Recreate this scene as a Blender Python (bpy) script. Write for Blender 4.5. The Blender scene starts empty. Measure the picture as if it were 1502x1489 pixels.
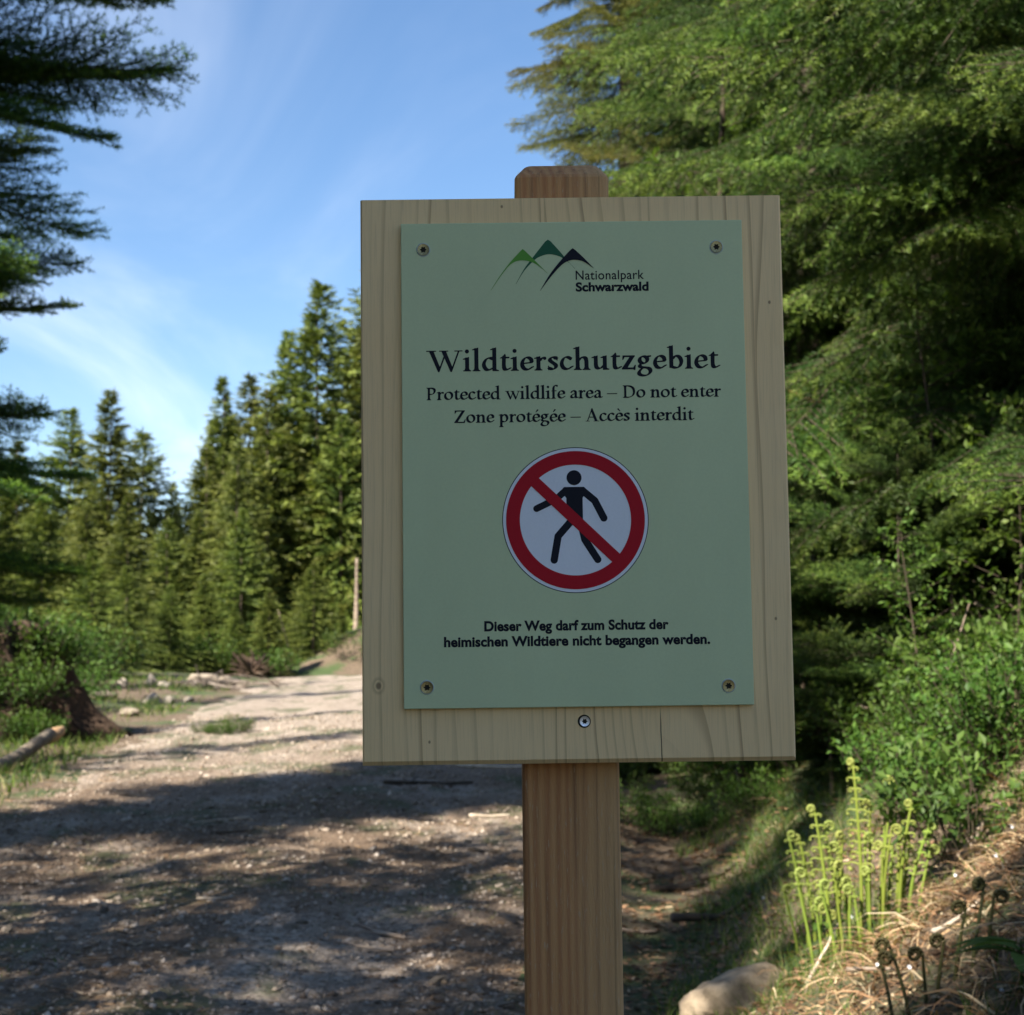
import bpy, bmesh, math, random
import numpy as np
from mathutils import Vector, Matrix, noise as mnoise
from mathutils.geometry import interpolate_bezier

R = math.radians
scene = bpy.context.scene
col = scene.collection

# ------------------------------------------------------------------ camera, sky, sun, exposure
EYE = 1.35
cam_data = bpy.data.cameras.new('camera')
cam = bpy.data.objects.new('camera', cam_data)
col.objects.link(cam)
cam.location = (0, 0, EYE)
cam.rotation_euler = (R(90 + 6.0), 0, 0)
cam_data.sensor_width = 36
cam_data.lens = 36 * 2500 / 1502
cam_data.clip_start = 0.05
cam_data.clip_end = 2000
cam_data.dof.use_dof = True
cam_data.dof.focus_distance = 1.465
cam_data.dof.aperture_fstop = 18.0
scene.camera = cam

SUN_ELEV = 43.0
SUN_H = Vector((-0.62, -0.785, 0)).normalized()
to_sun = (SUN_H * math.cos(R(SUN_ELEV)) + Vector((0, 0, math.sin(R(SUN_ELEV)))))
sun_data = bpy.data.lights.new('sun', 'SUN')
sun_data.energy = 5.0
sun_data.angle = R(0.53)
sun_data.color = (1.0, 0.93, 0.80)
sun = bpy.data.objects.new('sun', sun_data)
col.objects.link(sun)
sun.rotation_euler = to_sun.to_track_quat('Z', 'Y').to_euler()
sun.location = (-20, -25, 30)

world = bpy.data.worlds.new('World')
scene.world = world
world.use_nodes = True
wt = world.node_tree
wt.nodes.clear()


def N(t, kind, **kw):
    n = t.nodes.new(kind)
    for k, v in kw.items():
        if k.startswith('_'):
            setattr(n, k[1:], v)
        else:
            n.inputs[k.replace('__', ' ')].default_value = v
    return n


sky = N(wt, 'ShaderNodeTexSky', _sky_type='NISHITA', _sun_disc=False, _sun_elevation=R(SUN_ELEV),
        _sun_rotation=math.atan2(SUN_H.x, SUN_H.y), _altitude=900, _air_density=1.0, _dust_density=0.5, _ozone_density=1.6)
bg = N(wt, 'ShaderNodeBackground', Strength=0.082)
wout = N(wt, 'ShaderNodeOutputWorld')
tc = N(wt, 'ShaderNodeTexCoord')
sep = N(wt, 'ShaderNodeSeparateXYZ')
wt.links.new(tc.outputs['Generated'], sep.inputs[0])
zc = N(wt, 'ShaderNodeMath', _operation='MAXIMUM')
zc.inputs[1].default_value = 0.04
wt.links.new(sep.outputs['Z'], zc.inputs[0])
dx = N(wt, 'ShaderNodeMath', _operation='DIVIDE')
dy = N(wt, 'ShaderNodeMath', _operation='DIVIDE')
wt.links.new(sep.outputs['X'], dx.inputs[0]); wt.links.new(zc.outputs[0], dx.inputs[1])
wt.links.new(sep.outputs['Y'], dy.inputs[0]); wt.links.new(zc.outputs[0], dy.inputs[1])
cmb = N(wt, 'ShaderNodeCombineXYZ')
wt.links.new(dx.outputs[0], cmb.inputs[0]); wt.links.new(dy.outputs[0], cmb.inputs[1])
mp = N(wt, 'ShaderNodeMapping')
mp.inputs['Rotation'].default_value = (0, 0, R(32))
mp.inputs['Location'].default_value = (3.3, 2.3, 0)
mp.inputs['Scale'].default_value = (0.55, 0.16, 1)
wt.links.new(cmb.outputs[0], mp.inputs[0])
cn = N(wt, 'ShaderNodeTexNoise', Scale=1.6, Detail=6.0, Roughness=0.55, Distortion=0.9)
wt.links.new(mp.outputs[0], cn.inputs['Vector'])
cr = N(wt, 'ShaderNodeMapRange', _interpolation_type='SMOOTHSTEP')
cr.inputs['From Min'].default_value = 0.44
cr.inputs['From Max'].default_value = 0.86
cr.inputs['To Max'].default_value = 0.42
wt.links.new(cn.outputs['Fac'], cr.inputs['Value'])
mixc = N(wt, 'ShaderNodeMix', _data_type='RGBA')
mixc.inputs['B'].default_value = (7.0, 7.2, 7.6, 1)
wt.links.new(cr.outputs[0], mixc.inputs['Factor'])
tint = N(wt, 'ShaderNodeMix', _data_type='RGBA', _blend_type='MULTIPLY')
tint.inputs['Factor'].default_value = 1.0
tint.inputs['B'].default_value = (1.05, 1.0, 0.97, 1)
wt.links.new(sky.outputs[0], tint.inputs['A'])
satn = N(wt, 'ShaderNodeHueSaturation', Saturation=1.18, Value=0.90)
wt.links.new(tint.outputs['Result'], satn.inputs['Color'])
wt.links.new(satn.outputs[0], mixc.inputs['A'])
wt.links.new(mixc.outputs['Result'], bg.inputs['Color'])
wt.links.new(bg.outputs[0], wout.inputs[0])

scene.view_settings.view_transform = 'Standard'
scene.view_settings.look = 'None'
scene.view_settings.gamma = 1.0
scene.view_settings.use_curve_mapping = False
scene.view_settings.exposure = 1.5
scene.render.engine = 'CYCLES'
scene.cycles.max_bounces = 8
scene.cycles.transmission_bounces = 4
scene.cycles.use_denoising = True


# ------------------------------------------------------------------ helpers
def tag(o, label=None, cat=None, group=None, kind=None):
    if label: o['label'] = label
    if cat: o['category'] = cat
    if group: o['group'] = group
    if kind: o['kind'] = kind
    return o


def link(name, data, parent=None, loc=None, rot=None, scale=None, mat=None):
    o = bpy.data.objects.new(name, data)
    col.objects.link(o)
    if parent is not None: o.parent = parent
    if loc is not None: o.location = loc
    if rot is not None: o.rotation_euler = rot
    if scale is not None: o.scale = (scale,) * 3 if isinstance(scale, (int, float)) else scale
    if mat is not None and data is not None and not data.materials: data.materials.append(mat)
    return o


def copy_tree(o, parent=None):
    c = o.copy()
    col.objects.link(c)
    c.parent = parent
    for ch in list(o.children):
        copy_tree(ch, c)
    return c


def np_mesh(name, verts, faces, mat=None, tint=None, smooth=False, extra=None):
    """faces: (n,3) or (n,4) int array; tint: per-vertex float"""
    verts = np.ascontiguousarray(verts, dtype=np.float32)
    faces = np.ascontiguousarray(faces, dtype=np.int32)
    k = faces.shape[1]
    me = bpy.data.meshes.new(name)
    me.vertices.add(len(verts))
    me.vertices.foreach_set('co', verts.ravel())
    me.loops.add(faces.size)
    me.loops.foreach_set('vertex_index', faces.ravel())
    me.polygons.add(len(faces))
    me.polygons.foreach_set('loop_start', np.arange(0, faces.size, k, dtype=np.int32))
    me.update(calc_edges=True)
    if smooth:
        me.polygons.foreach_set('use_smooth', np.ones(len(faces), bool))
    if tint is not None:
        a = me.attributes.new('tint', 'FLOAT', 'POINT')
        a.data.foreach_set('value', np.ascontiguousarray(tint, dtype=np.float32))
    if extra:
        for kk, vv in extra.items():
            a = me.attributes.new(kk, 'FLOAT', 'POINT')
            a.data.foreach_set('value', np.ascontiguousarray(vv, dtype=np.float32))
    if mat: me.materials.append(mat)
    return me


def tube_arrays(pts, rads, n=6, cap=True):
    pts = np.asarray(pts, float)
    m = len(pts)
    V, F = [], []
    up = np.array([0.13, 0.31, 0.94])
    for i in range(m):
        d = pts[min(i + 1, m - 1)] - pts[max(i - 1, 0)]
        d = d / (np.linalg.norm(d) + 1e-9)
        a = np.cross(d, up)
        if np.linalg.norm(a) < 0.15: a = np.cross(d, (1, 0, 0))
        a /= np.linalg.norm(a)
        b = np.cross(d, a)
        for k in range(n):
            t = 2 * math.pi * k / n
            V.append(pts[i] + (a * math.cos(t) + b * math.sin(t)) * rads[i])
    for i in range(m - 1):
        for k in range(n):
            k2 = (k + 1) % n
            p, q, r, s = i * n + k, i * n + k2, (i + 1) * n + k2, (i + 1) * n + k
            F += [(p, q, r), (p, r, s)]
    if cap:
        for base, flip in ((0, 1), ((m - 1) * n, 0)):
            c = len(V)
            V.append(pts[0] if base == 0 else pts[-1])
            for k in range(n):
                k2 = (k + 1) % n
                F.append((c, base + k2, base + k) if flip else (c, base + k, base + k2))
    return np.array(V), np.array(F)


class Soup:
    def __init__(s):
        s.V, s.F, s.T, s.n = [], [], [], 0

    def add(s, V, F, t=0.0):
        V = np.asarray(V, float)
        s.V.append(V); s.F.append(np.asarray(F) + s.n)
        s.T.append(np.full(len(V), t) if np.isscalar(t) else np.asarray(t, float))
        s.n += len(V)

    def tri(s, A, B, C, t=0.0):
        n = len(A)
        V = np.stack([A, B, C], 1).reshape(-1, 3)
        F = np.arange(3 * n).reshape(-1, 3)
        s.add(V, F, t if np.isscalar(t) else np.repeat(t, 3))

    def mesh(s, name, mat=None, smooth=False):
        return np_mesh(name, np.concatenate(s.V), np.concatenate(s.F), mat, np.concatenate(s.T), smooth)


def unit(a):
    return a / (np.linalg.norm(a, axis=-1, keepdims=True) + 1e-9)


# ------------------------------------------------------------------ materials
def new_mat(name):
    m = bpy.data.materials.new(name)
    m.use_nodes = True
    t = m.node_tree
    t.nodes.clear()
    out = t.nodes.new('ShaderNodeOutputMaterial')
    b = t.nodes.new('ShaderNodeBsdfPrincipled')
    t.links.new(b.outputs[0], out.inputs[0])
    return m, t, b, out


def ramp(t, stops, interp='LINEAR'):
    r = t.nodes.new('ShaderNodeValToRGB')
    r.color_ramp.interpolation = interp
    el = r.color_ramp.elements
    while len(el) > 1: el.remove(el[-1])
    el[0].position = stops[0][0]; el[0].color = (*stops[0][1], 1)
    for p, c in stops[1:]:
        e = el.new(p); e.color = (*c, 1)
    return r


def mix(t, fac, a, b, mode='MIX'):
    n = t.nodes.new('ShaderNodeMix'); n.data_type = 'RGBA'; n.blend_type = mode
    for key, v in (('Factor', fac), ('A', a), ('B', b)):
        if hasattr(v, 'is_output') or isinstance(v, bpy.types.NodeSocket): t.links.new(v, n.inputs[key])
        elif key == 'Factor': n.inputs[key].default_value = v
        else: n.inputs[key].default_value = (*v, 1)
    return n.outputs['Result']


def mth(t, op, a, b=None, c=None):
    n = t.nodes.new('ShaderNodeMath'); n.operation = op
    for i, v in enumerate((a, b, c)):
        if v is None: continue
        if isinstance(v, bpy.types.NodeSocket): t.links.new(v, n.inputs[i])
        else: n.inputs[i].default_value = v
    return n.outputs[0]


def coords(t, which='Object', scale=(1, 1, 1), loc=(0, 0, 0), rot=(0, 0, 0)):
    c = t.nodes.new('ShaderNodeTexCoord')
    m = t.nodes.new('ShaderNodeMapping')
    m.inputs['Scale'].default_value = scale
    m.inputs['Location'].default_value = loc
    m.inputs['Rotation'].default_value = rot
    t.links.new(c.outputs[which], m.inputs[0])
    return m.outputs[0]


def noise(t, vec, scale=5, detail=4, rough=0.5, dist=0.0):
    n = t.nodes.new('ShaderNodeTexNoise')
    n.inputs['Scale'].default_value = scale; n.inputs['Detail'].default_value = detail
    n.inputs['Roughness'].default_value = rough; n.inputs['Distortion'].default_value = dist
    if vec is not None: t.links.new(vec, n.inputs['Vector'])
    return n.outputs['Fac']


def maprange(t, v, a, b, c=0.0, d=1.0, smooth=True):
    n = t.nodes.new('ShaderNodeMapRange')
    if smooth: n.interpolation_type = 'SMOOTHSTEP'
    t.links.new(v, n.inputs['Value'])
    for k, x in zip(('From Min', 'From Max', 'To Min', 'To Max'), (a, b, c, d)):
        n.inputs[k].default_value = x
    return n.outputs[0]


def bump(t, b, h, strength=0.3, dist=0.01):
    n = t.nodes.new('ShaderNodeBump')
    n.inputs['Strength'].default_value = strength
    n.inputs['Distance'].default_value = dist
    t.links.new(h, n.inputs['Height'])
    t.links.new(n.outputs[0], b.inputs['Normal'])


def foliage_mat(name, dark, mid, tip, trans=0.25, rough=0.55, var=0.25):
    """tint attribute runs 0 (old wood side, on boughs also painted shade) .. 1 (fresh tips)"""
    m, t, b, out = new_mat(name)
    at = t.nodes.new('ShaderNodeAttribute'); at.attribute_name = 'tint'
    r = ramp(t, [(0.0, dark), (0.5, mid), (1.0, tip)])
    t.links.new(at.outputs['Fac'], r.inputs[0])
    oi = t.nodes.new('ShaderNodeObjectInfo')
    hs = t.nodes.new('ShaderNodeHueSaturation')
    nz = noise(t, coords(t, 'Object'), 1.7, 2)
    val = mth(t, 'ADD', mth(t, 'MULTIPLY', oi.outputs['Random'], var), mth(t, 'MULTIPLY', nz, 0.7))
    val = mth(t, 'ADD', val, 0.65 - var * 0.5)
    t.links.new(val, hs.inputs['Value'])
    hue = mth(t, 'ADD', mth(t, 'MULTIPLY', oi.outputs['Random'], 0.03), 0.485)
    t.links.new(hue, hs.inputs['Hue'])
    t.links.new(r.outputs[0], hs.inputs['Color'])
    t.links.new(hs.outputs[0], b.inputs['Base Color'])
    b.inputs['Roughness'].default_value = rough
    b.inputs['Specular IOR Level'].default_value = 0.3
    if trans:
        tr = t.nodes.new('ShaderNodeBsdfTranslucent')
        mx = t.nodes.new('ShaderNodeMixShader')
        mx.inputs[0].default_value = trans
        t.links.new(mix(t, 1.0, hs.outputs[0], (1.25, 1.35, 0.7), 'MULTIPLY'), tr.inputs[0])
        t.links.new(b.outputs[0], mx.inputs[1]); t.links.new(tr.outputs[0], mx.inputs[2])
        t.links.new(mx.outputs[0], out.inputs[0])
    return m


def simple_mat(name, c1, c2, scale=8, rough=0.8, bmp=0.4, dist=0.01, stretch=(1, 1, 1), detail=6, metallic=0, var=0.0):
    m, t, b, out = new_mat(name)
    v = coords(t, 'Object', stretch)
    n = noise(t, v, scale, detail, 0.6)
    r = ramp(t, [(0.3, c1), (0.7, c2)])
    t.links.new(n, r.inputs[0])
    c = r.outputs[0]
    if var:
        oi = t.nodes.new('ShaderNodeObjectInfo')
        hs = t.nodes.new('ShaderNodeHueSaturation')
        t.links.new(mth(t, 'ADD', mth(t, 'MULTIPLY', oi.outputs['Random'], var), 1 - var / 2), hs.inputs['Value'])
        t.links.new(c, hs.inputs['Color']); c = hs.outputs[0]
    t.links.new(c, b.inputs['Base Color'])
    b.inputs['Roughness'].default_value = rough
    b.inputs['Metallic'].default_value = metallic
    if bmp: bump(t, b, n, bmp, dist)
    return m


def tint_mat(name, stops, rough=0.8, trans=0.0):
    """colour per little piece, from its random tint attribute"""
    m, t, b, out = new_mat(name)
    at = t.nodes.new('ShaderNodeAttribute'); at.attribute_name = 'tint'
    r = ramp(t, stops)
    t.links.new(at.outputs['Fac'], r.inputs[0])
    t.links.new(r.outputs[0], b.inputs['Base Color'])
    b.inputs['Roughness'].default_value = rough
    b.inputs['Specular IOR Level'].default_value = 0.25
    if trans:
        tr = t.nodes.new('ShaderNodeBsdfTranslucent')
        mx = t.nodes.new('ShaderNodeMixShader'); mx.inputs[0].default_value = trans
        t.links.new(mix(t, 1.0, r.outputs[0], (1.25, 1.35, 0.7), 'MULTIPLY'), tr.inputs[0])
        t.links.new(b.outputs[0], mx.inputs[1]); t.links.new(tr.outputs[0], mx.inputs[2])
        t.links.new(mx.outputs[0], out.inputs[0])
    return m


# ------------------------------------------------------------------ terrain
XB = ([-40, 0, 5, 9, 13, 20, 30, 36, 45, 60], [-0.6, 0.2, 0.62, 1.15, 1.35, 1.1, 1.0, 1.6, 9, 25])
XL = ([-40, -5, 5, 9, 12, 20, 29, 36, 42], [-2.2, -2.0, -2.5, -3.1, -3.55, -4.25, -4.75, -4.9, -4.6])


def fbm(x, y, seed=0, octaves=3):
    """cheap smooth pseudo noise from rotated sines, vectorised"""
    v = 0; a = 1.0; f = 1.0
    rs = np.random.RandomState(seed)
    for o in range(octaves):
        for k in range(4):
            th = rs.rand() * math.pi; ph = rs.rand() * 6.28; ff = f * (0.7 + 0.6 * rs.rand())
            v = v + a * np.sin((x * math.cos(th) + y * math.sin(th)) * ff * 2 + ph + 1.3 * np.sin(
                (x * math.sin(th) - y * math.cos(th)) * ff * 1.1 + ph * 2)) / 4
        a *= 0.5; f *= 2.1
    return v


def sstep(a, b, x):
    t = np.clip((x - a) / (b - a), 0, 1)
    return t * t * (3 - 2 * t)


def ground_z(x, y):
    x = np.asarray(x, float); y = np.asarray(y, float)
    z = 0.0443 * np.clip(y, -20, 34.5) - 0.03 * np.clip(y - 36, 0, 6)
    xb = np.interp(y, *XB)
    d = x - xb
    bank = 0.8 * np.clip(d, 0, 1.25) + 0.22 * np.clip(d - 1.25, 0, 30)
    bank = np.where(d < 0, 0, bank)
    soft = 0.8 * 0.25 * np.exp(-np.abs(d) / 0.25) * 0.35
    fade = 1 - 0.85 * sstep(34, 42, y)
    z = z + (bank + soft) * fade
    # shallow ditch at the foot of the bank
    z = z - 0.10 * np.exp(-((d + 0.25) / 0.35) ** 2) * (1 - sstep(11, 14, y))
    # left verge: a low grassy shoulder, then the clearing
    xl = np.interp(y, *XL)
    e = xl - x
    z = z + 0.10 * sstep(0.3, 1.6, e) + 0.05 * np.clip(e - 2, 0, 40) * (0.25 + 0.75 * sstep(25, 45, y))
    # cut bank of bare soil where the track bends off behind the crest
    z = z + 1.5 * sstep(36.0, 41.5, y) * sstep(-6.6, -3.2, x)
    n = fbm(x * 0.8, y * 0.8, 3, 3)
    amp = 0.018 + 0.07 * sstep(-0.1, 0.8, d) + 0.06 * sstep(0.3, 1.5, e)
    amp = amp + 0.03 * np.exp(-((d + 0.4) / 0.5) ** 2)
    z = z + n * amp + fbm(x * 4, y * 4, 9, 2) * 0.012
    return z


def gz(x, y): return float(ground_z(x, y))


def at(px, D):
    """world x of a photograph column at a distance"""
    return (px - 751) / 2500 * D


def warp_axis(knots, vals, n):
    """n samples whose density follows the piecewise-linear knots"""
    return np.interp(np.linspace(0, 1, n), knots, vals)


xs = warp_axis([0, .04, .10, .22, .72, .86, .96, 1], [-500, -60, -14, -4.5, 4.0, 12, 60, 500], 330)
ys = warp_axis([0, .04, .08, .62, .82, .93, 1], [-500, -30, 2.5, 14, 34, 60, 600], 380)
X, Y = np.meshgrid(xs, ys)
Zg = ground_z(X, Y)
V = np.stack([X, Y, Zg], -1).reshape(-1, 3)
nx, ny = len(xs), len(ys)
idx = np.arange(nx * ny).reshape(ny, nx)
F = np.stack([idx[:-1, :-1], idx[:-1, 1:], idx[1:, 1:], idx[1:, :-1]], -1).reshape(-1, 4)

m_ground, t, b, _ = new_mat('forest_floor')
v = coords(t, 'Object')
big = noise(t, v, 0.9, 5, 0.6)
fine = noise(t, v, 26, 6, 0.65)
litter = ramp(t, [(0.25, (0.045, 0.030, 0.018)), (0.5, (0.12, 0.085, 0.055)), (0.72, (0.26, 0.19, 0.13))])
t.links.new(fine, litter.inputs[0])
moss = ramp(t, [(0.3, (0.022, 0.045, 0.012)), (0.7, (0.075, 0.11, 0.03))])
t.links.new(noise(t, v, 40, 4), moss.inputs[0])
c = mix(t, maprange(t, big, 0.46, 0.6), litter.outputs[0], moss.outputs[0])
t.links.new(c, b.inputs['Base Color'])
b.inputs['Roughness'].default_value = 0.95
bump(t, b, fine, 0.8, 0.03)
ground = link('ground', np_mesh('ground', V, F, m_ground, smooth=True))
tag(ground, 'brown forest floor of needle litter and moss', None, None, 'structure')

# gravel track: a crowned sheet laid over the ground, its edges dipping under it
tu = np.linspace(-0.12, 1.12, 110)
tv = warp_axis([0, .06, .78, 1], [-25, 3, 18, 36.3], 420)
U, Vv = np.meshgrid(tu, tv)


def track_edges(y):
    xl = np.interp(y, *XL) + 0.18 * fbm(y * 0.7, y * 0 + 3, 5, 3)
    xr = np.interp(y, [-40, 5, 9, 15, 25, 36, 42], [-0.6, 0.15, 0.45, 0.6, 0.7, 1.2, 5]) + 0.15 * fbm(y * 0.6, y * 0 + 8, 6, 3)
    return xl, xr


def track_z(x, y):
    xl, xr = track_edges(y)
    u = (x - xl) / (xr - xl)
    crown = 0.075 * (1 - np.abs(2 * u - 1) ** 3) - 0.02
    rut = -0.03 * (np.exp(-((u - .27) / .09) ** 2) + np.exp(-((u - .75) / .09) ** 2))
    return ground_z(x, y) + crown + rut + fbm(x * 2.3, y * 2.3, 12, 3) * 0.010


xl, xr = track_edges(Vv)
TX = xl + (xr - xl) * U
TZ = track_z(TX, Vv)
V = np.stack([TX, Vv, TZ], -1).reshape(-1, 3)
a, bb = len(tu), len(tv)
idx = np.arange(a * bb).reshape(bb, a)
F = np.stack([idx[:-1, :-1], idx[:-1, 1:], idx[1:, 1:], idx[1:, :-1]], -1).reshape(-1, 4)

m_track, t, b, _ = new_mat('gravel_and_litter')
v = coords(t, 'Object')
vor = t.nodes.new('ShaderNodeTexVoronoi'); vor.inputs['Scale'].default_value = 55
t.links.new(v, vor.inputs['Vector'])
stone = ramp(t, [(0.0, (0.17, 0.135, 0.105)), (0.5, (0.35, 0.285, 0.23)), (1.0, (0.52, 0.44, 0.37))])
sc = t.nodes.new('ShaderNodeSeparateColor'); t.links.new(vor.outputs['Color'], sc.inputs[0])
t.links.new(sc.outputs[0], stone.inputs[0])
fine = noise(t, v, 60, 6, 0.7)
dirt = ramp(t, [(0.3, (0.07, 0.045, 0.028)), (0.55, (0.19, 0.128, 0.082)), (0.75, (0.33, 0.24, 0.165))])
t.links.new(fine, dirt.inputs[0])
patch = noise(t, coords(t, 'Object', (1, 0.55, 1)), 1.3, 6, 0.62)
geo = t.nodes.new('ShaderNodeNewGeometry'); sy_ = t.nodes.new('ShaderNodeSeparateXYZ'); t.links.new(geo.outputs['Position'], sy_.inputs[0])
near_ = maprange(t, sy_.outputs['Y'], 19.0, 11.0, 0.18, 1.0)
c = mix(t, mth(t, 'MULTIPLY', maprange(t, patch, 0.33, 0.55), near_), stone.outputs[0], dirt.outputs[0])
moss = ramp(t, [(0.3, (0.03, 0.045, 0.014)), (0.7, (0.10, 0.12, 0.04))])
t.links.new(fine, moss.inputs[0])
mp_ = noise(t, coords(t, 'Object', (1, 0.5, 1), (7, 3, 0)), 1.9, 5, 0.6)
c = mix(t, mth(t, 'MULTIPLY', maprange(t, mp_, 0.52, 0.64), 0.75), c, moss.outputs[0])
t.links.new(c, b.inputs['Base Color'])
b.inputs['Roughness'].default_value = 0.92
h = mth(t, 'ADD', mth(t, 'MULTIPLY', vor.outputs['Distance'], -0.7), fine)
bump(t, b, h, 0.9, 0.02)
track = link('gravel_track', np_mesh('gravel_track', V, F, m_track, smooth=True))
tag(track, 'pale gravel forest track strewn with needles and moss patches', None, None, 'structure')

# ------------------------------------------------------------------ serif lettering engine: strokes -> outline
NA, NB, NTH = 0.059, 0.0195, R(22)
Sx = 0.056


def catmull(P, n=14):
    P = np.asarray(P, float)
    Q = np.vstack([2 * P[0] - P[1], P, 2 * P[-1] - P[-2]])
    out = []
    for i in range(1, len(Q) - 2):
        p0, p1, p2, p3 = Q[i - 1:i + 3]
        for k in range(n):
            u = k / n
            out.append(0.5 * (2 * p1 + (p2 - p0) * u + (2 * p0 - 5 * p1 + 4 * p2 - p3) * u * u + (3 * p1 - p0 - 3 * p2 + p3) * u ** 3))
    out.append(P[-1])
    return np.array(out)


def dense(P, step=0.006):
    out = []
    for p, q in zip(P[:-1], P[1:]):
        n = max(1, int(np.linalg.norm(q - p) / step))
        for k in range(n): out.append(p + (q - p) * k / n)
    out.append(P[-1])
    return np.array(out)


def sdf_poly(P, X, Y):
    P = np.asarray(P, float)
    d = np.full(X.shape, 1e9); s = np.ones(X.shape)
    n = len(P)
    for i in range(n):
        a, b_ = P[i], P[i - 1]
        e = b_ - a
        wx, wy = X - a[0], Y - a[1]
        h = np.clip((wx * e[0] + wy * e[1]) / (e @ e + 1e-12), 0, 1)
        d = np.minimum(d, (wx - e[0] * h) ** 2 + (wy - e[1] * h) ** 2)
        c1 = Y >= a[1]; c2 = Y < b_[1]; c3 = e[0] * wy > e[1] * wx
        flip = (c1 & c2 & c3) | (~c1 & ~c2 & ~c3)
        s = np.where(flip, -s, s)
    return s * np.sqrt(d)


def field(strokes, X, Y):
    f = np.full(X.shape, 1e9)
    for st in strokes:
        k = st[0]
        if k in 'NE':     # broad nib along a smooth path / closed ellipse
            if k == 'E':
                _, cx, cy, rx, ry = st
                th = np.linspace(0, 2 * math.pi, 120)
                P = np.stack([cx + rx * np.cos(th), cy + ry * np.sin(th)], 1)
            else:
                P = dense(catmull(st[1]))
            c, s = math.cos(NTH), math.sin(NTH)
            for p in P:
                u = (X - p[0]) * c + (Y - p[1]) * s
                w = -(X - p[0]) * s + (Y - p[1]) * c
                f = np.minimum(f, (np.sqrt((u / NA) ** 2 + (w / NB) ** 2) - 1) * NB)
        elif k == 'T':    # round thin pen
            P = dense(np.asarray(st[1], float)); r = st[2]
            for p in P: f = np.minimum(f, np.hypot(X - p[0], Y - p[1]) - r)
        elif k == 'D':
            f = np.minimum(f, np.hypot(X - st[1], Y - st[2]) - st[3])
        elif k == 'P':
            f = np.minimum(f, sdf_poly(st[1], X, Y))
    return f


def contours(f, x0, y0, h):
    """marching squares loops of f = 0"""
    ny_, nx_ = f.shape
    seg = {}
    ins = f < 0
    code = ins[:-1, :-1] * 1 + ins[:-1, 1:] * 2 + ins[1:, 1:] * 4 + ins[1:, :-1] * 8
    tab = {1: [(3, 0)], 2: [(0, 1)], 3: [(3, 1)], 4: [(1, 2)], 5: [(3, 0), (1, 2)], 6: [(0, 2)], 7: [(3, 2)], 8: [(2, 3)], 9: [(2, 0)],
           10: [(0, 1), (2, 3)], 11: [(2, 1)], 12: [(1, 3)], 13: [(1, 0)], 14: [(0, 3)]}
    for j, i in zip(*np.nonzero((code > 0) & (code < 15))):
        e = {0: (j, i, 0), 1: (j, i + 1, 1), 2: (j + 1, i, 0), 3: (j, i, 1)}
        for a_, b_ in tab[int(code[j, i])]: seg[e[a_]] = e[b_]

    def pt(e):
        j, i, v = e
        j2, i2 = (j + 1, i) if v else (j, i + 1)
        a_, b_ = f[j, i], f[j2, i2]
        u = a_ / (a_ - b_)
        return (x0 + h * (i + (i2 - i) * u), y0 + h * (j + (j2 - j) * u))
    loops = []
    while seg:
        s0, e = seg.popitem()
        L = [pt(s0)]
        while e in seg:
            L.append(pt(e)); e = seg.pop(e)
        if len(L) > 6: loops.append(np.array(L))
    return loops


def simplify(L, eps):
    keep = [0]
    n = len(L)
    i = 0
    while i < n - 1:
        j = min(i + 2, n - 1)
        while j < n - 1 and j - i < 40:
            a_, b_ = L[i], L[j + 1] if j + 1 < n else L[-1]
            e = b_ - a_
            w = L[i + 1:j + 1] - a_
            d = np.abs(w[:, 0] * e[1] - w[:, 1] * e[0]) / (np.hypot(*e) + 1e-12)
            if d.max() > eps: break
            j += 1
        keep.append(j); i = j
    return L[keep[:-1]] if len(keep) > 4 else L


def shape_loops(strokes, x0, x1, y0, y1, h, eps):
    gx = np.arange(x0, x1, h); gy = np.arange(y0, y1, h)
    GX, GY = np.meshgrid(gx, gy)
    return [simplify(L, eps) for L in contours(field(strokes, GX, GY), x0, y0, h)]


def loops_to_mesh(name, loops, mat, scale=1.0, depth=0.0):
    """filled flat outline, facing local -Y (x right, z up)"""
    cu = bpy.data.curves.new(name, 'CURVE')
    cu.dimensions = '2D'; cu.fill_mode = 'FRONT' if depth == 0 else 'BOTH'
    cu.extrude = depth
    for L in loops:
        sp = cu.splines.new('POLY')
        sp.points.add(len(L) - 1)
        co = np.zeros((len(L), 4)); co[:, :2] = L * scale; co[:, 3] = 1
        sp.points.foreach_set('co', co.ravel())
        sp.use_cyclic_u = True
    ob = bpy.data.objects.new(name, cu)
    col.objects.link(ob)
    dg = bpy.context.evaluated_depsgraph_get()
    me = bpy.data.meshes.new_from_object(ob.evaluated_get(dg))
    bpy.data.objects.remove(ob)
    me.transform(Matrix.Rotation(math.pi / 2, 4, 'X'))
    me.name = name
    me.materials.clear(); me.materials.append(mat)
    return me


def stem(x, y0, y1, s=Sx): return ('P', [(x - s, y0), (x + s, y0), (x + s, y1), (x - s, y1)])


def foot(x, y=0, s=Sx, w=0.112, up=1):
    return ('P', [(x - w, y), (x + w, y), (x + w, y + .024 * up), (x + s + .014, y + .042 * up), (x + s, y + .09 * up), (x - s, y + .09 * up),
                  (x - s - .014, y + .042 * up), (x - w, y + .024 * up)])


def flag(x, y, s=Sx):
    return ('P', [(x + s, y + .018), (x + s, y - .09), (x - s, y - .09), (x - s, y - .06), (x - .115, y - .062), (x - .12, y - .036)])


def toe(x): return ('P', [(x - Sx, -.004), (x + .125, .0), (x + .125, .026), (x + Sx, .05), (x + Sx, .1), (x - Sx, .1)])


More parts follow.
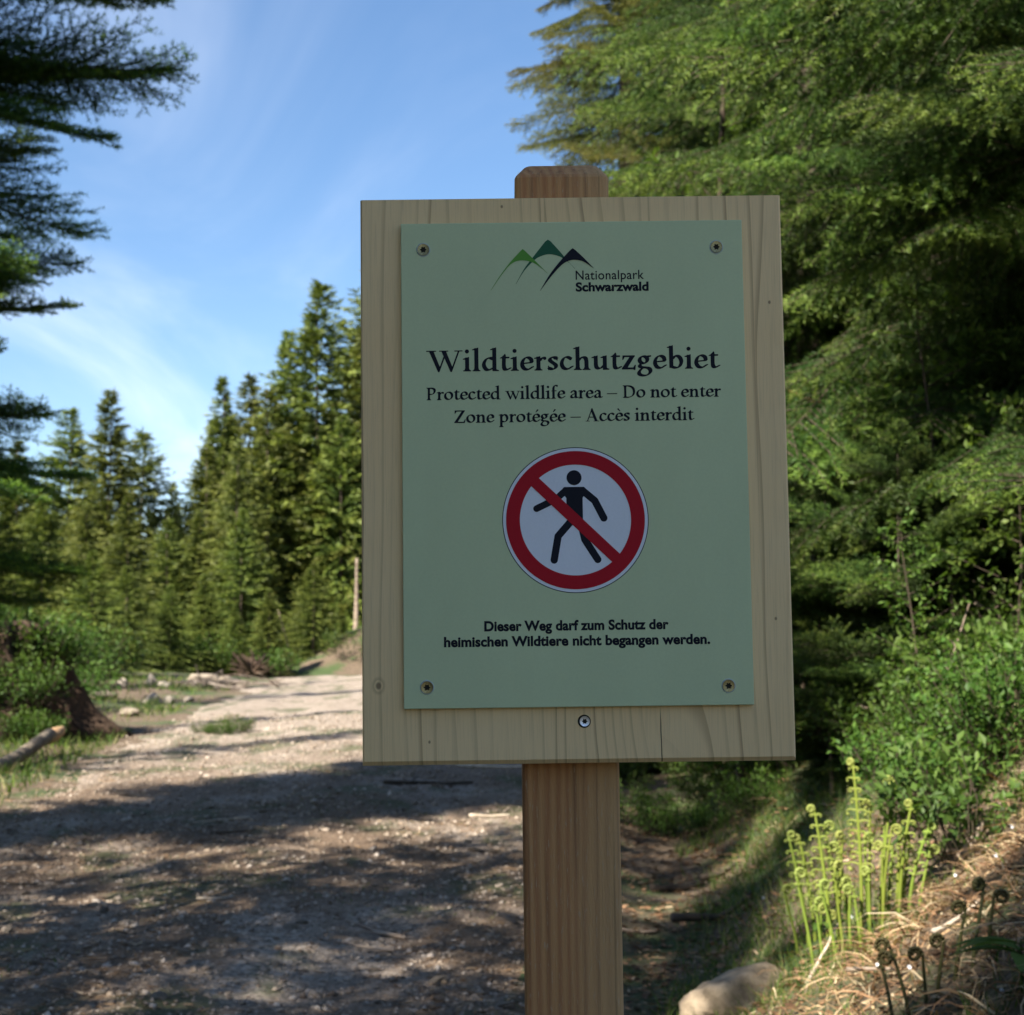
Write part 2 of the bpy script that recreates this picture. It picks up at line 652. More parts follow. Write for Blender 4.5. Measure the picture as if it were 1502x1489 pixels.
ACUTE = ('P', [(.165, .465), (.245, .60), (.325, .575), (.195, .452)])
GRAVE = ('P', [(.265, .465), (.175, .60), (.095, .575), (.235, .452)])
EE = [('N', [(.335, .235), (.31, .325), (.215, .374), (.115, .325), (.064, .19), (.115, .065), (.225, .03), (.345, .098)]),
      ('T', [(.09, .205), (.345, .228)], .019)]
BOWL = ('N', [(.16, .28), (.24, .368), (.345, .335), (.40, .20), (.345, .065), (.24, .03), (.14, .06)])
GLY = {
    ' ': (.21, []),
    'i': (.245, [stem(.12, .03, .39), foot(.12), flag(.12, .39), ('D', .118, .56, .058)]),
    'l': (.245, [stem(.12, .03, .65), foot(.12), flag(.12, .65)]),
    'd': (.485, [('N', [(.32, .335), (.235, .372), (.125, .325), (.066, .19), (.12, .06), (.205, .032), (.33, .09)]), stem(.36, .03, .65), flag(.36, .65), toe(.36)]),
    't': (.295, [('N', [(.13, .42), (.126, .30), (.126, .12), (.155, .045), (.21, .032), (.285, .07)]),
                 ('P', [(.015, .352), (.015, .368), (.09, .405), (.145, .478), (.172, .478), (.172, .398), (.285, .398), (.278, .352)])]),
    'e': (.385, EE), 'é': (.385, EE + [ACUTE]), 'è': (.385, EE + [GRAVE]),
    'r': (.34, [stem(.12, .03, .39), foot(.12), flag(.12, .39), ('N', [(.16, .27), (.20, .335), (.25, .36), (.28, .352)]), ('D', .298, .34, .046)]),
    's': (.335, [('N', [(.27, .325), (.20, .372), (.105, .345), (.09, .28), (.165, .215), (.25, .145), (.24, .065), (.15, .030), (.065, .07)]),
                 ('P', [(.272, .395), (.298, .395), (.303, .275), (.278, .27), (.25, .33)]), ('P', [(.03, .13), (.055, .135), (.09, .07), (.06, .005), (.035, .005)])]),
    'c': (.375, [('N', [(.31, .325), (.215, .374), (.115, .325), (.064, .19), (.115, .065), (.225, .03), (.345, .095)]), ('D', .305, .318, .042)]),
    'h': (.49, [stem(.12, .03, .65), foot(.12), flag(.12, .65), ('N', [(.15, .27), (.215, .342), (.285, .362), (.345, .325), (.365, .24)]), stem(.365, .03, .25), foot(.365)]),
    'n': (.49, [stem(.12, .03, .39), foot(.12), flag(.12, .39), ('N', [(.15, .27), (.215, .342), (.285, .362), (.345, .325), (.365, .24)]), stem(.365, .03, .25), foot(.365)]),
    'u': (.50, [stem(.12, .14, .39), flag(.12, .39), ('N', [(.12, .15), (.14, .07), (.20, .034), (.27, .055), (.335, .12)]), stem(.37, .03, .39), flag(.37, .39), toe(.37)]),
    'z': (.42, [('P', [(.045, .395), (.385, .395), (.385, .36), (.37, .345), (.10, .345), (.065, .27), (.035, .27)]),
                ('P', [(.245, .36), (.385, .375), (.165, .03), (.02, .03)]),
                ('P', [(.02, 0), (.33, 0), (.37, -.02), (.395, -.02), (.41, .13), (.38, .13), (.34, .056), (.02, .056)])]),
    'g': (.43, [('E', .19, .265, .108, .100), ('P', [(.26, .33), (.30, .385), (.405, .395), (.405, .35), (.32, .335)]),
                ('N', [(.13, .165), (.085, .115), (.11, .065), (.21, .052), (.32, .035), (.375, -.02), (.37, -.09), (.30, -.155), (.19, -.178), (.09, -.15), (.058, -.09), (.10, -.02), (.16, .03)])]),
    'b': (.475, [stem(.12, .04, .65), flag(.12, .65), BOWL, ('P', [(.071, .02), (.16, .05), (.169, .1), (.071, .1)])]),
    'p': (.475, [stem(.12, -.2, .39), flag(.12, .39), foot(.12, -.22), BOWL]),
    'o': (.455, [('E', .225, .2, .163, .172)]),
    'f': (.30, [stem(.13, .03, .5), foot(.13), ('N', [(.13, .46), (.145, .56), (.205, .625), (.285, .62)]), ('D', .30, .6, .042),
                ('P', [(.03, .35), (.03, .37), (.07, .395), (.28, .395), (.27, .35)])]),
    'a': (.405, [('N', [(.085, .30), (.15, .366), (.23, .36), (.282, .30), (.285, .20), (.287, .09), (.32, .04), (.385, .055)]),
                 ('N', [(.275, .235), (.165, .20), (.082, .14), (.085, .065), (.145, .034), (.215, .055), (.28, .115)]), ('D', .088, .30, .036)]),
    'w': (.70, [('P', [(.055, .38), (.16, .38), (.285, .08), (.265, -.012), (.235, -.012)]), ('T', [(.26, .01), (.375, .33)], .02),
                ('P', [(.30, .38), (.405, .38), (.53, .08), (.51, -.012), (.48, -.012)]), ('T', [(.505, .01), (.64, .37)], .02),
                ('P', [(.005, .37), (.005, .395), (.215, .395), (.215, .37)]), ('P', [(.26, .37), (.26, .395), (.45, .395), (.45, .37)]),
                ('P', [(.56, .37), (.56, .395), (.715, .395), (.715, .37)])]),
    'W': (1.0, [('P', [(.075, .575), (.205, .575), (.385, .11), (.36, -.012), (.325, -.012)]), ('T', [(.35, .01), (.53, .50)], .022),
                ('P', [(.42, .575), (.55, .575), (.73, .11), (.705, -.012), (.67, -.012)]), ('T', [(.695, .01), (.90, .57)], .022),
                ('P', [(.0, .562), (.0, .592), (.275, .592), (.275, .562)]), ('P', [(.355, .562), (.355, .592), (.61, .592), (.61, .562)]),
                ('P', [(.78, .562), (.78, .592), (1.01, .592), (1.01, .562)])]),
    'P': (.52, [stem(.155, .03, .57, .052), foot(.155), foot(.155, .592, up=-1), ('N', [(.155, .562), (.28, .566), (.40, .52), (.425, .42), (.37, .315), (.27, .275), (.155, .28)])]),
    'D': (.66, [stem(.155, .03, .57, .052), foot(.155), foot(.155, .592, up=-1), ('N', [(.155, .562), (.33, .562), (.50, .48), (.565, .30), (.51, .12), (.34, .032), (.155, .03)])]),
    'Z': (.58, [('P', [(.06, .592), (.53, .592), (.53, .56), (.51, .538), (.14, .538), (.08, .44), (.05, .44), (.05, .592)]),
                ('P', [(.38, .55), (.53, .57), (.18, .03), (.03, .03)]),
                ('P', [(.03, 0), (.52, 0), (.56, .17), (.53, .17), (.46, .056), (.03, .056)])]),
    'A': (.63, [('T', [(.09, .02), (.30, .59)], .022), ('P', [(.265, .60), (.325, .625), (.56, .02), (.43, .02), (.255, .48)]),
                ('T', [(.18, .20), (.43, .20)], .021), ('P', [(.0, 0), (.0, .026), (.20, .026), (.20, 0)]), ('P', [(.37, 0), (.37, .026), (.63, .026), (.63, 0)])]),
    '–': (.52, [('P', [(.02, .185), (.50, .185), (.50, .228), (.02, .228)])]),
}
_gl = {}


def glyph(ch):
    if ch not in _gl:
        w, st = GLY[ch]
        _gl[ch] = shape_loops(st, -.06, w + .08, -.26, .72, .0075, .0016) if st else []
    return _gl[ch]


def serif_line(text, x0, x1, base, em, mat, name='lettering'):
    adv = [GLY[c][0] for c in text]
    nat = sum(adv) * em
    track_ = (x1 - x0 - nat) / max(1, len(text) - 1)
    k = 1.0
    if track_ > 0.05 * em or track_ < -0.02 * em:
        k = (x1 - x0) / nat; track_ = 0
    bm_ = bmesh.new(); x = x0
    for n_, (c, a_) in enumerate(zip(text, adv)):
        loops = [np.stack([x + L[:, 0] * em * k, base + L[:, 1] * em], 1) for L in glyph(c)]
        if loops:
            me = loops_to_mesh('glyph', loops, mat)
            me.transform(Matrix.Translation((0, -2e-5 * (n_ % 2), 0)))
            bm_.from_mesh(me); bpy.data.meshes.remove(me)
        x += a_ * em * k + track_
    me = bpy.data.meshes.new(name); bm_.to_mesh(me); bm_.free()
    me.materials.append(mat)
    return me


def sans_line(text, x0, x1, base, size, mat, bold=0.0, space=1.0, name='lettering'):
    cu = bpy.data.curves.new(name, 'FONT')
    cu.body = text; cu.size = size; cu.offset = bold * size; cu.space_character = space
    cu.resolution_u = 6
    ob = bpy.data.objects.new(name, cu)
    col.objects.link(ob)
    dg = bpy.context.evaluated_depsgraph_get()
    me = bpy.data.meshes.new_from_object(ob.evaluated_get(dg))
    bpy.data.objects.remove(ob)
    co = np.zeros(len(me.vertices) * 3); me.vertices.foreach_get('co', co)
    co = co.reshape(-1, 3)
    lo, hi = co[:, 0].min(), co[:, 0].max()
    co[:, 0] = x0 + (co[:, 0] - lo) * (x1 - x0) / (hi - lo)
    co[:, 1] += base
    out = np.stack([co[:, 0], np.zeros(len(co)), co[:, 1]], 1)
    me.vertices.foreach_set('co', out.ravel())
    me.update()
    me.name = name
    me.materials.clear(); me.materials.append(mat)
    return me


# ------------------------------------------------------------------ the sign
# wood of the board: pale planed spruce, upright grain
def wood_board():
    m, t, b, _ = new_mat('planed_spruce')
    tcn = t.nodes.new('ShaderNodeTexCoord')
    s = t.nodes.new('ShaderNodeSeparateXYZ'); t.links.new(tcn.outputs['Object'], s.inputs[0])
    x, z = s.outputs['X'], s.outputs['Z']
    # glued lamellas: the grain pattern is offset from one to the next
    lam = mth(t, 'FLOOR', mth(t, 'MULTIPLY', mth(t, 'ADD', x, 0.205), 11.0))
    c1 = t.nodes.new('ShaderNodeCombineXYZ')
    t.links.new(mth(t, 'MULTIPLY', x, 5.0), c1.inputs[0]); t.links.new(mth(t, 'MULTIPLY', z, 0.8), c1.inputs[2])
    t.links.new(mth(t, 'MULTIPLY', lam, 3.7), c1.inputs[1])
    w = noise(t, c1.outputs[0], 1.6, 2, 0.4)
    ph = mth(t, 'ADD', mth(t, 'MULTIPLY', x, 85.0), mth(t, 'MULTIPLY', w, 8.0))
    ph = mth(t, 'ADD', ph, mth(t, 'MULTIPLY', lam, 0.37))
    # cathedral figure low on the right of the board
    g = mth(t, 'ADD', mth(t, 'POWER', mth(t, 'MULTIPLY', mth(t, 'SUBTRACT', x, 0.055), 17.0), 2.0),
            mth(t, 'POWER', mth(t, 'MULTIPLY', mth(t, 'ADD', z, 0.19), 9.0), 2.0))
    ge = mth(t, 'POWER', 2.718, mth(t, 'MULTIPLY', g, -1.0))
    ph = mth(t, 'ADD', ph, mth(t, 'MULTIPLY', ge, 3.4))
    saw = mth(t, 'FRACT', ph)
    line = maprange(t, saw, 0.62, 0.97)
    line = mth(t, 'MULTIPLY', line, maprange(t, saw, 1.0, 0.975))
    fib_v = t.nodes.new('ShaderNodeCombineXYZ')
    t.links.new(mth(t, 'MULTIPLY', x, 900.0), fib_v.inputs[0]); t.links.new(mth(t, 'MULTIPLY', z, 22.0), fib_v.inputs[2])
    fib = noise(t, fib_v.outputs[0], 1.0, 3, 0.6)
    blot = noise(t, tcn.outputs['Object'], 6.0, 3, 0.5)
    wn = t.nodes.new('ShaderNodeTexWhiteNoise'); wn.noise_dimensions = '1D'
    t.links.new(mth(t, 'FLOOR', ph), wn.inputs['W'])
    line = mth(t, 'MULTIPLY', line, mth(t, 'ADD', mth(t, 'MULTIPLY', mth(t, 'POWER', wn.outputs['Value'], 2.0), 1.1), 0.12))
    base = mix(t, blot, (0.84, 0.56, 0.26), (0.92, 0.68, 0.37))
    c = mix(t, mth(t, 'MULTIPLY', line, 0.60), base, (0.34, 0.20, 0.095))
    c = mix(t, mth(t, 'MULTIPLY', maprange(t, fib, 0.45, 0.75), 0.22), c, (0.38, 0.27, 0.16))
    # one small knot and the drying crack near the lower edge
    for kx, kz, r_ in ((-0.170, -0.178, 0.0026), (0.172, 0.150, 0.0013), (-0.060, 0.238, 0.0012), (0.170, -0.125, 0.0012), (-0.127, -0.226, 0.0011)):
        dd = mth(t, 'SQRT', mth(t, 'ADD', mth(t, 'POWER', mth(t, 'SUBTRACT', x, kx), 2.0),
                                 mth(t, 'POWER', mth(t, 'MULTIPLY', mth(t, 'SUBTRACT', z, kz), 0.75), 2.0)))
        c = mix(t, maprange(t, dd, r_ * 1.2, r_ * 0.5, 0, 0.75), c, (0.14, 0.075, 0.035))
        if r_ > 0.002:
            ringy = mth(t, 'MULTIPLY', maprange(t, dd, r_ * 2.6, r_ * 1.6), maprange(t, dd, r_ * 1.2, r_ * 1.6))
            c = mix(t, mth(t, 'MULTIPLY', ringy, 0.35), c, (0.30, 0.18, 0.09))
    wob = noise(t, tcn.outputs['Object'], 30.0, 3, 0.6)
    crack = mth(t, 'ABSOLUTE', mth(t, 'SUBTRACT', x, mth(t, 'ADD', 0.0690, mth(t, 'MULTIPLY', wob, 0.0022))))
    cm = mth(t, 'MULTIPLY', maprange(t, crack, 0.0006, 0.0002), maprange(t, z, -0.195, -0.215))
    c = mix(t, cm, c, (0.02, 0.013, 0.008))
    ed = t.nodes.new('ShaderNodeVectorMath')
    t.links.new(c, b.inputs['Base Color'])
    b.inputs['Roughness'].default_value = 0.62
    b.inputs['Specular IOR Level'].default_value = 0.3
    h = mth(t, 'SUBTRACT', mth(t, 'MULTIPLY', fib, 0.5), mth(t, 'MULTIPLY', cm, 4.0))
    bump(t, b, h, 0.25, 0.0008)
    return m


def wood_post():
    m, t, b, _ = new_mat('rough_sawn_larch')
    tcn = t.nodes.new('ShaderNodeTexCoord')
    s = t.nodes.new('ShaderNodeSeparateXYZ'); t.links.new(tcn.outputs['Object'], s.inputs[0])
    x, y, z = s.outputs['X'], s.outputs['Y'], s.outputs['Z']
    v1 = t.nodes.new('ShaderNodeCombineXYZ')
    t.links.new(mth(t, 'MULTIPLY', x, 14.0), v1.inputs[0]); t.links.new(mth(t, 'MULTIPLY', y, 14.0), v1.inputs[1]); t.links.new(mth(t, 'MULTIPLY', z, 0.9), v1.inputs[2])
    w = noise(t, v1.outputs[0], 1.0, 3, 0.5)
    # slanting growth rings, seen on top as diagonal stripes and on the face as upright bands
    ph = mth(t, 'ADD', mth(t, 'ADD', mth(t, 'MULTIPLY', x, 105.0), mth(t, 'MULTIPLY', y, 75.0)), mth(t, 'MULTIPLY', w, 5.0))
    ring = mth(t, 'MULTIPLY', mth(t, 'ADD', mth(t, 'SINE', mth(t, 'MULTIPLY', ph, 6.283)), 1.0), 0.5)
    v2 = t.nodes.new('ShaderNodeCombineXYZ')
    t.links.new(mth(t, 'MULTIPLY', x, 520.0), v2.inputs[0]); t.links.new(mth(t, 'MULTIPLY', y, 520.0), v2.inputs[1]); t.links.new(mth(t, 'MULTIPLY', z, 75.0), v2.inputs[2])
    fl = noise(t, v2.outputs[0], 1.0, 4, 0.65)
    v3 = t.nodes.new('ShaderNodeCombineXYZ')
    t.links.new(mth(t, 'MULTIPLY', x, 220.0), v3.inputs[0]); t.links.new(mth(t, 'MULTIPLY', y, 220.0), v3.inputs[1]); t.links.new(mth(t, 'MULTIPLY', z, 4.0), v3.inputs[2])
    st = noise(t, v3.outputs[0], 1.0, 3, 0.6)
    c = mix(t, ring, (0.55, 0.28, 0.11), (0.43, 0.19, 0.075))
    side = maprange(t, mth(t, 'ADD', x, mth(t, 'MULTIPLY', w, 0.03)), 0.005, 0.06)
    c = mix(t, mth(t, 'MULTIPLY', side, 0.6), c, (0.58, 0.37, 0.17))
    c = mix(t, mth(t, 'MULTIPLY', maprange(t, st, 0.5, 0.7), 0.45), c, (0.15, 0.08, 0.04))
    c = mix(t, mth(t, 'MULTIPLY', maprange(t, fl, 0.58, 0.70), 0.6), c, (0.50, 0.36, 0.22))
    t.links.new(c, b.inputs['Base Color'])
    b.inputs['Roughness'].default_value = 0.75
    b.inputs['Specular IOR Level'].default_value = 0.3
    h = mth(t, 'ADD', fl, mth(t, 'MULTIPLY', st, 0.8))
    bump(t, b, h, 0.65, 0.0014)
    return m


def flat_mat(name, colr, rough=0.4, spec=0.5, metallic=0.0, grain=True):
    m, t, b, _ = new_mat(name)
    if grain:
        n = noise(t, coords(t, 'Object'), 420, 3, 0.6)
        n2 = noise(t, coords(t, 'Object', (1, 1, .35)), 14, 4, 0.6)
        f = mth(t, 'ADD', mth(t, 'MULTIPLY', n, 0.10), mth(t, 'MULTIPLY', n2, 0.16))
        hs = t.nodes.new('ShaderNodeHueSaturation')
        hs.inputs['Color'].default_value = (*colr, 1)
        t.links.new(mth(t, 'ADD', f, 0.87), hs.inputs['Value'])
        t.links.new(hs.outputs[0], b.inputs['Base Color'])
        bump(t, b, n, 0.06, 0.0005)
    else:
        b.inputs['Base Color'].default_value = (*colr, 1)
    b.inputs['Roughness'].default_value = rough
    b.inputs['Specular IOR Level'].default_value = spec
    b.inputs['Metallic'].default_value = metallic
    return m


M_board, M_post = wood_board(), wood_post()
M_plate = flat_mat('green_coated_plate', (0.58, 0.64, 0.37), 0.6, 0.15)
M_ink = flat_mat('black_print', (0.012, 0.013, 0.020), 0.6, 0.12, grain=False)
M_white = flat_mat('white_print', (0.80, 0.80, 0.82), 0.6, 0.15)
M_red = flat_mat('red_print', (0.45, 0.012, 0.022), 0.6, 0.12)
M_lgreen = flat_mat('leaf_green_print', (0.12, 0.32, 0.05), 0.6, 0.12, grain=False)
M_dgreen = flat_mat('pine_green_print', (0.03, 0.12, 0.06), 0.6, 0.12, grain=False)
M_brass = simple_mat('yellow_zinc_screw', (0.16, 0.13, 0.06), (0.34, 0.28, 0.14), 900, 0.38, 0.2, 0.0003, metallic=0.9)
M_zinc = simple_mat('zinc_screw', (0.35, 0.38, 0.46), (0.55, 0.58, 0.66), 900, 0.3, 0.2, 0.0003, metallic=0.95)
M_burr = flat_mat('bare_burr', (0.50, 0.56, 0.53), 0.5, 0.5, grain=False)
M_recess_shade = flat_mat('painted_recess_shade', (0.02, 0.018, 0.012), 0.7, 0.2, grain=False)  # near-black colour stands in for the shade inside the shallow recesses

yaw, lean, roll = 0.0014, 0.0073, -0.0127
ROT = (Matrix.Rotation(yaw, 4, 'Z') @ Matrix.Rotation(lean, 4, 'X') @ Matrix.Rotation(roll, 4, 'Y'))
PC = Vector((0.0542, 1.4523, EYE + 0.1928))          # centre of the printed plate
BASE = Vector((-0.008, 0.076, -1.48))                # foot of the post in plate coordinates
sign = bpy.data.objects.new('trail_sign', None)
col.objects.link(sign)
sign.empty_display_size = 0.2
sign.matrix_world = Matrix.Translation(PC + ROT.to_3x3() @ BASE) @ ROT
tag(sign, 'pale green notice plate screwed to a wooden board on a brown post', 'sign')
OFF = -BASE


def bevel_box(sx, sy, sz, bev, seg=1, sel=None):
    bm = bmesh.new()
    bmesh.ops.create_cube(bm, size=1)
    for v_ in bm.verts: v_.co = Vector((v_.co.x * sx, v_.co.y * sy, v_.co.z * sz))
    ed_ = [e for e in bm.edges if sel is None or sel(e)]
    if bev: bmesh.ops.bevel(bm, geom=ed_, offset=bev, segments=seg, affect='EDGES', profile=0.5)
    return bm


def bm_mesh(bm, name, mat, smooth=False):
    me = bpy.data.meshes.new(name)
    bm.to_mesh(me); bm.free()
    me.materials.append(mat)
    if smooth:
        for p in me.polygons: p.use_smooth = True
    return me


# post: 84 mm square, arrises taken off, top chamfered
pz0, pz1 = -1.62, 0.2735
bm = bmesh.new()


def rsq(hw, c, z, n=3):
    out = []
    for k_ in range(4):
        cx_, cy_ = ((1, 1), (-1, 1), (-1, -1), (1, -1))[k_]
        for j in range(n + 1):
            a_ = math.pi / 2 * (k_ + j / n)
            out.append(Vector((cx_ * (hw - c) + c * math.cos(a_), cy_ * (hw - c) + c * math.sin(a_), z)))
    return out


hz_p = (pz1 - pz0) / 2
prev = None
for hw, c_, z_ in ((.042, .005, -hz_p), (.042, .005, 0), (.042, .005, hz_p - .0135), (.0408, .0055, hz_p - .0105), (.0335, .005, hz_p - .0015), (.0315, .005, hz_p)):
    ring_ = [bm.verts.new(p) for p in rsq(hw, c_, z_)]
    if prev:
        for i in range(len(ring_)):
            j = (i + 1) % len(ring_)
            bm.faces.new((prev[i], prev[j], ring_[j], ring_[i]))
    prev = ring_
bm.faces.new(prev)
post = link('post', bm_mesh(bm, 'post', M_post), sign, OFF + Vector((-0.0066, 0.0335 + 0.042, (pz0 + pz1) / 2)))
post['label'] = 'square brown rough-sawn post with chamfered top'

# board: solid glued spruce, bevelled underside
bw, bh, bt = 0.3678, 0.4906, 0.027
bm = bmesh.new()
prof = [(-bw / 2, -bh / 2), (bw / 2, -bh / 2), (bw / 2, bh / 2), (-bw / 2, bh / 2)]
bmesh.ops.create_cube(bm, size=1)
for v_ in bm.verts: v_.co = Vector((v_.co.x * bw, v_.co.y * bt, v_.co.z * bh))
be = [e for e in bm.edges if all(v_.co.y < 0 for v_ in e.verts) and all(v_.co.z < 0 for v_ in e.verts)]
bmesh.ops.bevel(bm, geom=be, offset=0.0035, segments=1, affect='EDGES')
be = [e for e in bm.edges if all(v_.co.y < 0 for v_ in e.verts) and abs(e.verts[0].co.z - e.verts[1].co.z) > .3]
bmesh.ops.bevel(bm, geom=be, offset=0.0016, segments=1, affect='EDGES')
board = link('board', bm_mesh(bm, 'board', M_board), sign, OFF + Vector((-0.0003, 0.006 + bt / 2, -0.0121)))
board['label'] = 'pale spruce backing board with upright grain and a short crack at its lower edge'

# plate
pw, phh = 0.297, 0.4199
bm = bevel_box(pw, 0.004, phh, 0.0005, 1)
plate = link('sign_plate', bm_mesh(bm, 'sign_plate', M_plate), sign, OFF + Vector((0, 0.002, 0)))
plate['label'] = 'pale green printed plate with a no-entry symbol for walkers'
FRONT = -0.002


def on_plate(name, me, layer, label=None):
    o = link(name, me, plate, (0, FRONT - 0.00015 * layer, 0))
    if label: o['label'] = label
    return o


mmv = 0.001
on_plate('lettering', serif_line('Wildtierschutzgebiet', -.1272, .1256, .0791, .0312, M_ink), 1, 'large serif title Wildtierschutzgebiet')
on_plate('lettering', serif_line('Protected wildlife area – Do not enter', -.1280, .1268, .0543, .0185, M_ink), 1, 'serif line Protected wildlife area – Do not enter')
on_plate('lettering', serif_line('Zone protégée – Accès interdit', -.1040, .1028, .0342, .0185, M_ink), 1, 'serif line Zone protégée – Accès interdit')
on_plate('lettering', sans_line('Dieser Weg darf zum Schutz der', -.0796, .0774, -.1447, 0.0116, M_ink, .040, 1.02), 1, 'bold sans line Dieser Weg darf zum Schutz der')
on_plate('lettering', sans_line('heimischen Wildtiere nicht begangen werden.', -.1140, .1124, -.1577, 0.0116, M_ink, .040, 1.02), 1,
         'bold sans line heimischen Wildtiere nicht begangen werden.')
on_plate('lettering', sans_line('Nationalpark', .0031, .0624, .1586, .0116, M_ink, .008, 1.05), 1, 'thin sans word Nationalpark')
on_plate('lettering', sans_line('Schwarzwald', .0030, .0663, .1484, .0108, M_ink, .040, 1.02), 1, 'bold sans word Schwarzwald')


def circle(r, n=128): return np.stack([r * np.cos(np.linspace(0, 2 * math.pi, n, False)), r * np.sin(np.linspace(0, 2 * math.pi, n, False))], 1)


sym_c = Vector((-0.0005, 0, -0.0508))
sym = link('prohibition_symbol', loops_to_mesh('prohibition_symbol', [circle(.0627)], M_ink), plate, sym_c + Vector((0, FRONT - .00010, 0)))
sym['label'] = 'round red and white no walking symbol with thin black rim'
link('white_disc', loops_to_mesh('white_disc', [circle(.0620)], M_white), sym, (0, -.00012, 0))
k = 0.2152e-3


def cp(x, y): return ((x - 712) * k, (438 - y) * k)


def caps(pts, r): return ('T', [cp(*p) for p in pts], r * k)


man = [('D', *cp(709, 269), 30 * k),
       ('P', [cp(668, 306), cp(748, 306), cp(760, 318), cp(742, 350), cp(742, 478), cp(722, 478), cp(690, 448), cp(677, 415), cp(677, 350), cp(655, 322)]),
       caps([(742, 321), (790, 362), (825, 432)], 14.5), caps([(674, 320), (638, 353), (558, 391)], 13.5),
       caps([(706, 430), (642, 502), (625, 597)], 14.5), caps([(733, 450), (748, 517), (798, 597)], 14.5)]


def dense_k(P): return P


_old = dense


def dense(P, step=0.0004): return _old(P, step)


ml = shape_loops(man, -.042, .042, -.042, .05, .0003, .00004)
link('walking_figure', loops_to_mesh('walking_figure', ml, M_ink), sym, (0, -.00026, 0))
bar = np.array([(-.0345 * .0, 0)])
dv = np.array([1, -.965]); dv /= np.linalg.norm(dv); nv = np.array([-dv[1], dv[0]])
L_, H_ = .0490, .0048
barp = np.array([-dv * L_ - nv * H_, dv * L_ - nv * H_, dv * L_ + nv * H_, -dv * L_ + nv * H_])
link('red_ring', loops_to_mesh('red_ring', [circle(.0594), circle(.0476)[::-1]], M_red), sym, (0, -.00038, 0))
link('red_bar', loops_to_mesh('red_bar', [barp], M_red), sym, (0, -.00050, 0))


def lp(x, y):
    px, py = x / 5.007 + 700, y / 5.007 + 330
    return ((px - 838.4) * .5955e-3, (150 + (426 - py) * .592 - (px - 719) * .004) * 1e-3)


def hill(outer_l, peak, outer_r, inner):
    a_ = catmull(outer_l, 10); b_ = catmull(outer_r, 10); c_ = catmull(inner, 12)
    P = np.vstack([a_, [peak], b_, c_])
    return np.array([lp(*p) for p in P])


h1 = hill([(97, 482), (165, 375), (240, 275), (318, 188)], (335, 172), [(352, 186), (405, 240), (460, 298), (516, 357)],
          [(514, 357), (470, 315), (410, 275), (345, 258), (285, 265), (232, 300), (165, 385), (99, 482)])
h2 = hill([(280, 436), (345, 320), (420, 220), (500, 118)], (520, 102), [(541, 116), (605, 190), (660, 260), (716, 321)],
          [(713, 321), (665, 270), (605, 230), (530, 212), (465, 228), (415, 260), (345, 335), (282, 436)])
h3 = hill([(457, 486), (530, 365), (610, 262), (682, 183)], (701, 168), [(720, 182), (765, 225), (808, 270), (853, 319)],
          [(850, 319), (815, 292), (765, 264), (705, 255), (650, 272), (600, 312), (530, 392), (459, 486)])
on_plate('mountain_emblem', loops_to_mesh('mountain_emblem', [h2], M_dgreen), 1, 'dark green middle peak of the mountain logo')
on_plate('mountain_emblem', loops_to_mesh('mountain_emblem', [h1], M_lgreen), 2, 'light green left peak of the mountain logo')
on_plate('mountain_emblem', loops_to_mesh('mountain_emblem', [h3], M_ink), 3, 'near-black right peak of the mountain logo')


def screw_head(r, mat, twist=0.0):
    """countersunk head with a six-lobed recess, facing -Y"""
    n = 60
    V, F, S = [], [], []
    rings = [(r, 0.0003, 0), (r * .97, -.0009, 0), (r * .62, -.0007, 0), ('s', -.00065, 0), ('s2', .0001, 1)]
    for rr, yy, _ in rings:
        for i in range(n):
            a_ = 2 * math.pi * i / n + twist
            if rr == 's': q = r * (.46 + .085 * math.cos(6 * a_))
            elif rr == 's2': q = r * (.40 + .08 * math.cos(6 * a_))
            else: q = rr
            V.append((q * math.cos(a_), yy, q * math.sin(a_)))
    m_i = []
    for j in range(len(rings) - 1):
        for i in range(n):
            i2 = (i + 1) % n
            F.append((j * n + i, j * n + i2, (j + 1) * n + i2, (j + 1) * n + i)); m_i.append(1 if j == 3 else 0)
    V.append((0, .00012, 0))
    for i in range(n):
        F.append(((len(rings) - 1) * n + i, (len(rings) - 1) * n + (i + 1) % n, len(V) - 1)); m_i.append(1)
    me = bpy.data.meshes.new('screw')
    me.from_pydata(V, [], F); me.update()
    me.materials.append(mat); me.materials.append(M_recess_shade)
    for p, q in zip(me.polygons, m_i): p.material_index = q
    return me


def burr_ring(r, seed):
    rs = np.random.RandomState(seed)
    n = 48; V, F = [], []
    for i in range(n):
        a_ = 2 * math.pi * i / n
        ro = r * (1.14 + .07 * rs.rand() + (.12 if rs.rand() > .93 else 0))
        for q, yy in ((r * .99, -.0001), (r * 1.07, -.0006 * (0.6 + .4 * rs.rand())), (ro, 0.0001)):
            V.append((q * math.cos(a_), yy, q * math.sin(a_)))
    for i in range(n):
        i2 = (i + 1) % n
        for j in range(2): F.append((i * 3 + j, i2 * 3 + j, i2 * 3 + j + 1, i * 3 + j + 1))
    me = bpy.data.meshes.new('burr_ring'); me.from_pydata(V, [], F); me.update(); me.materials.append(M_burr)
    return me


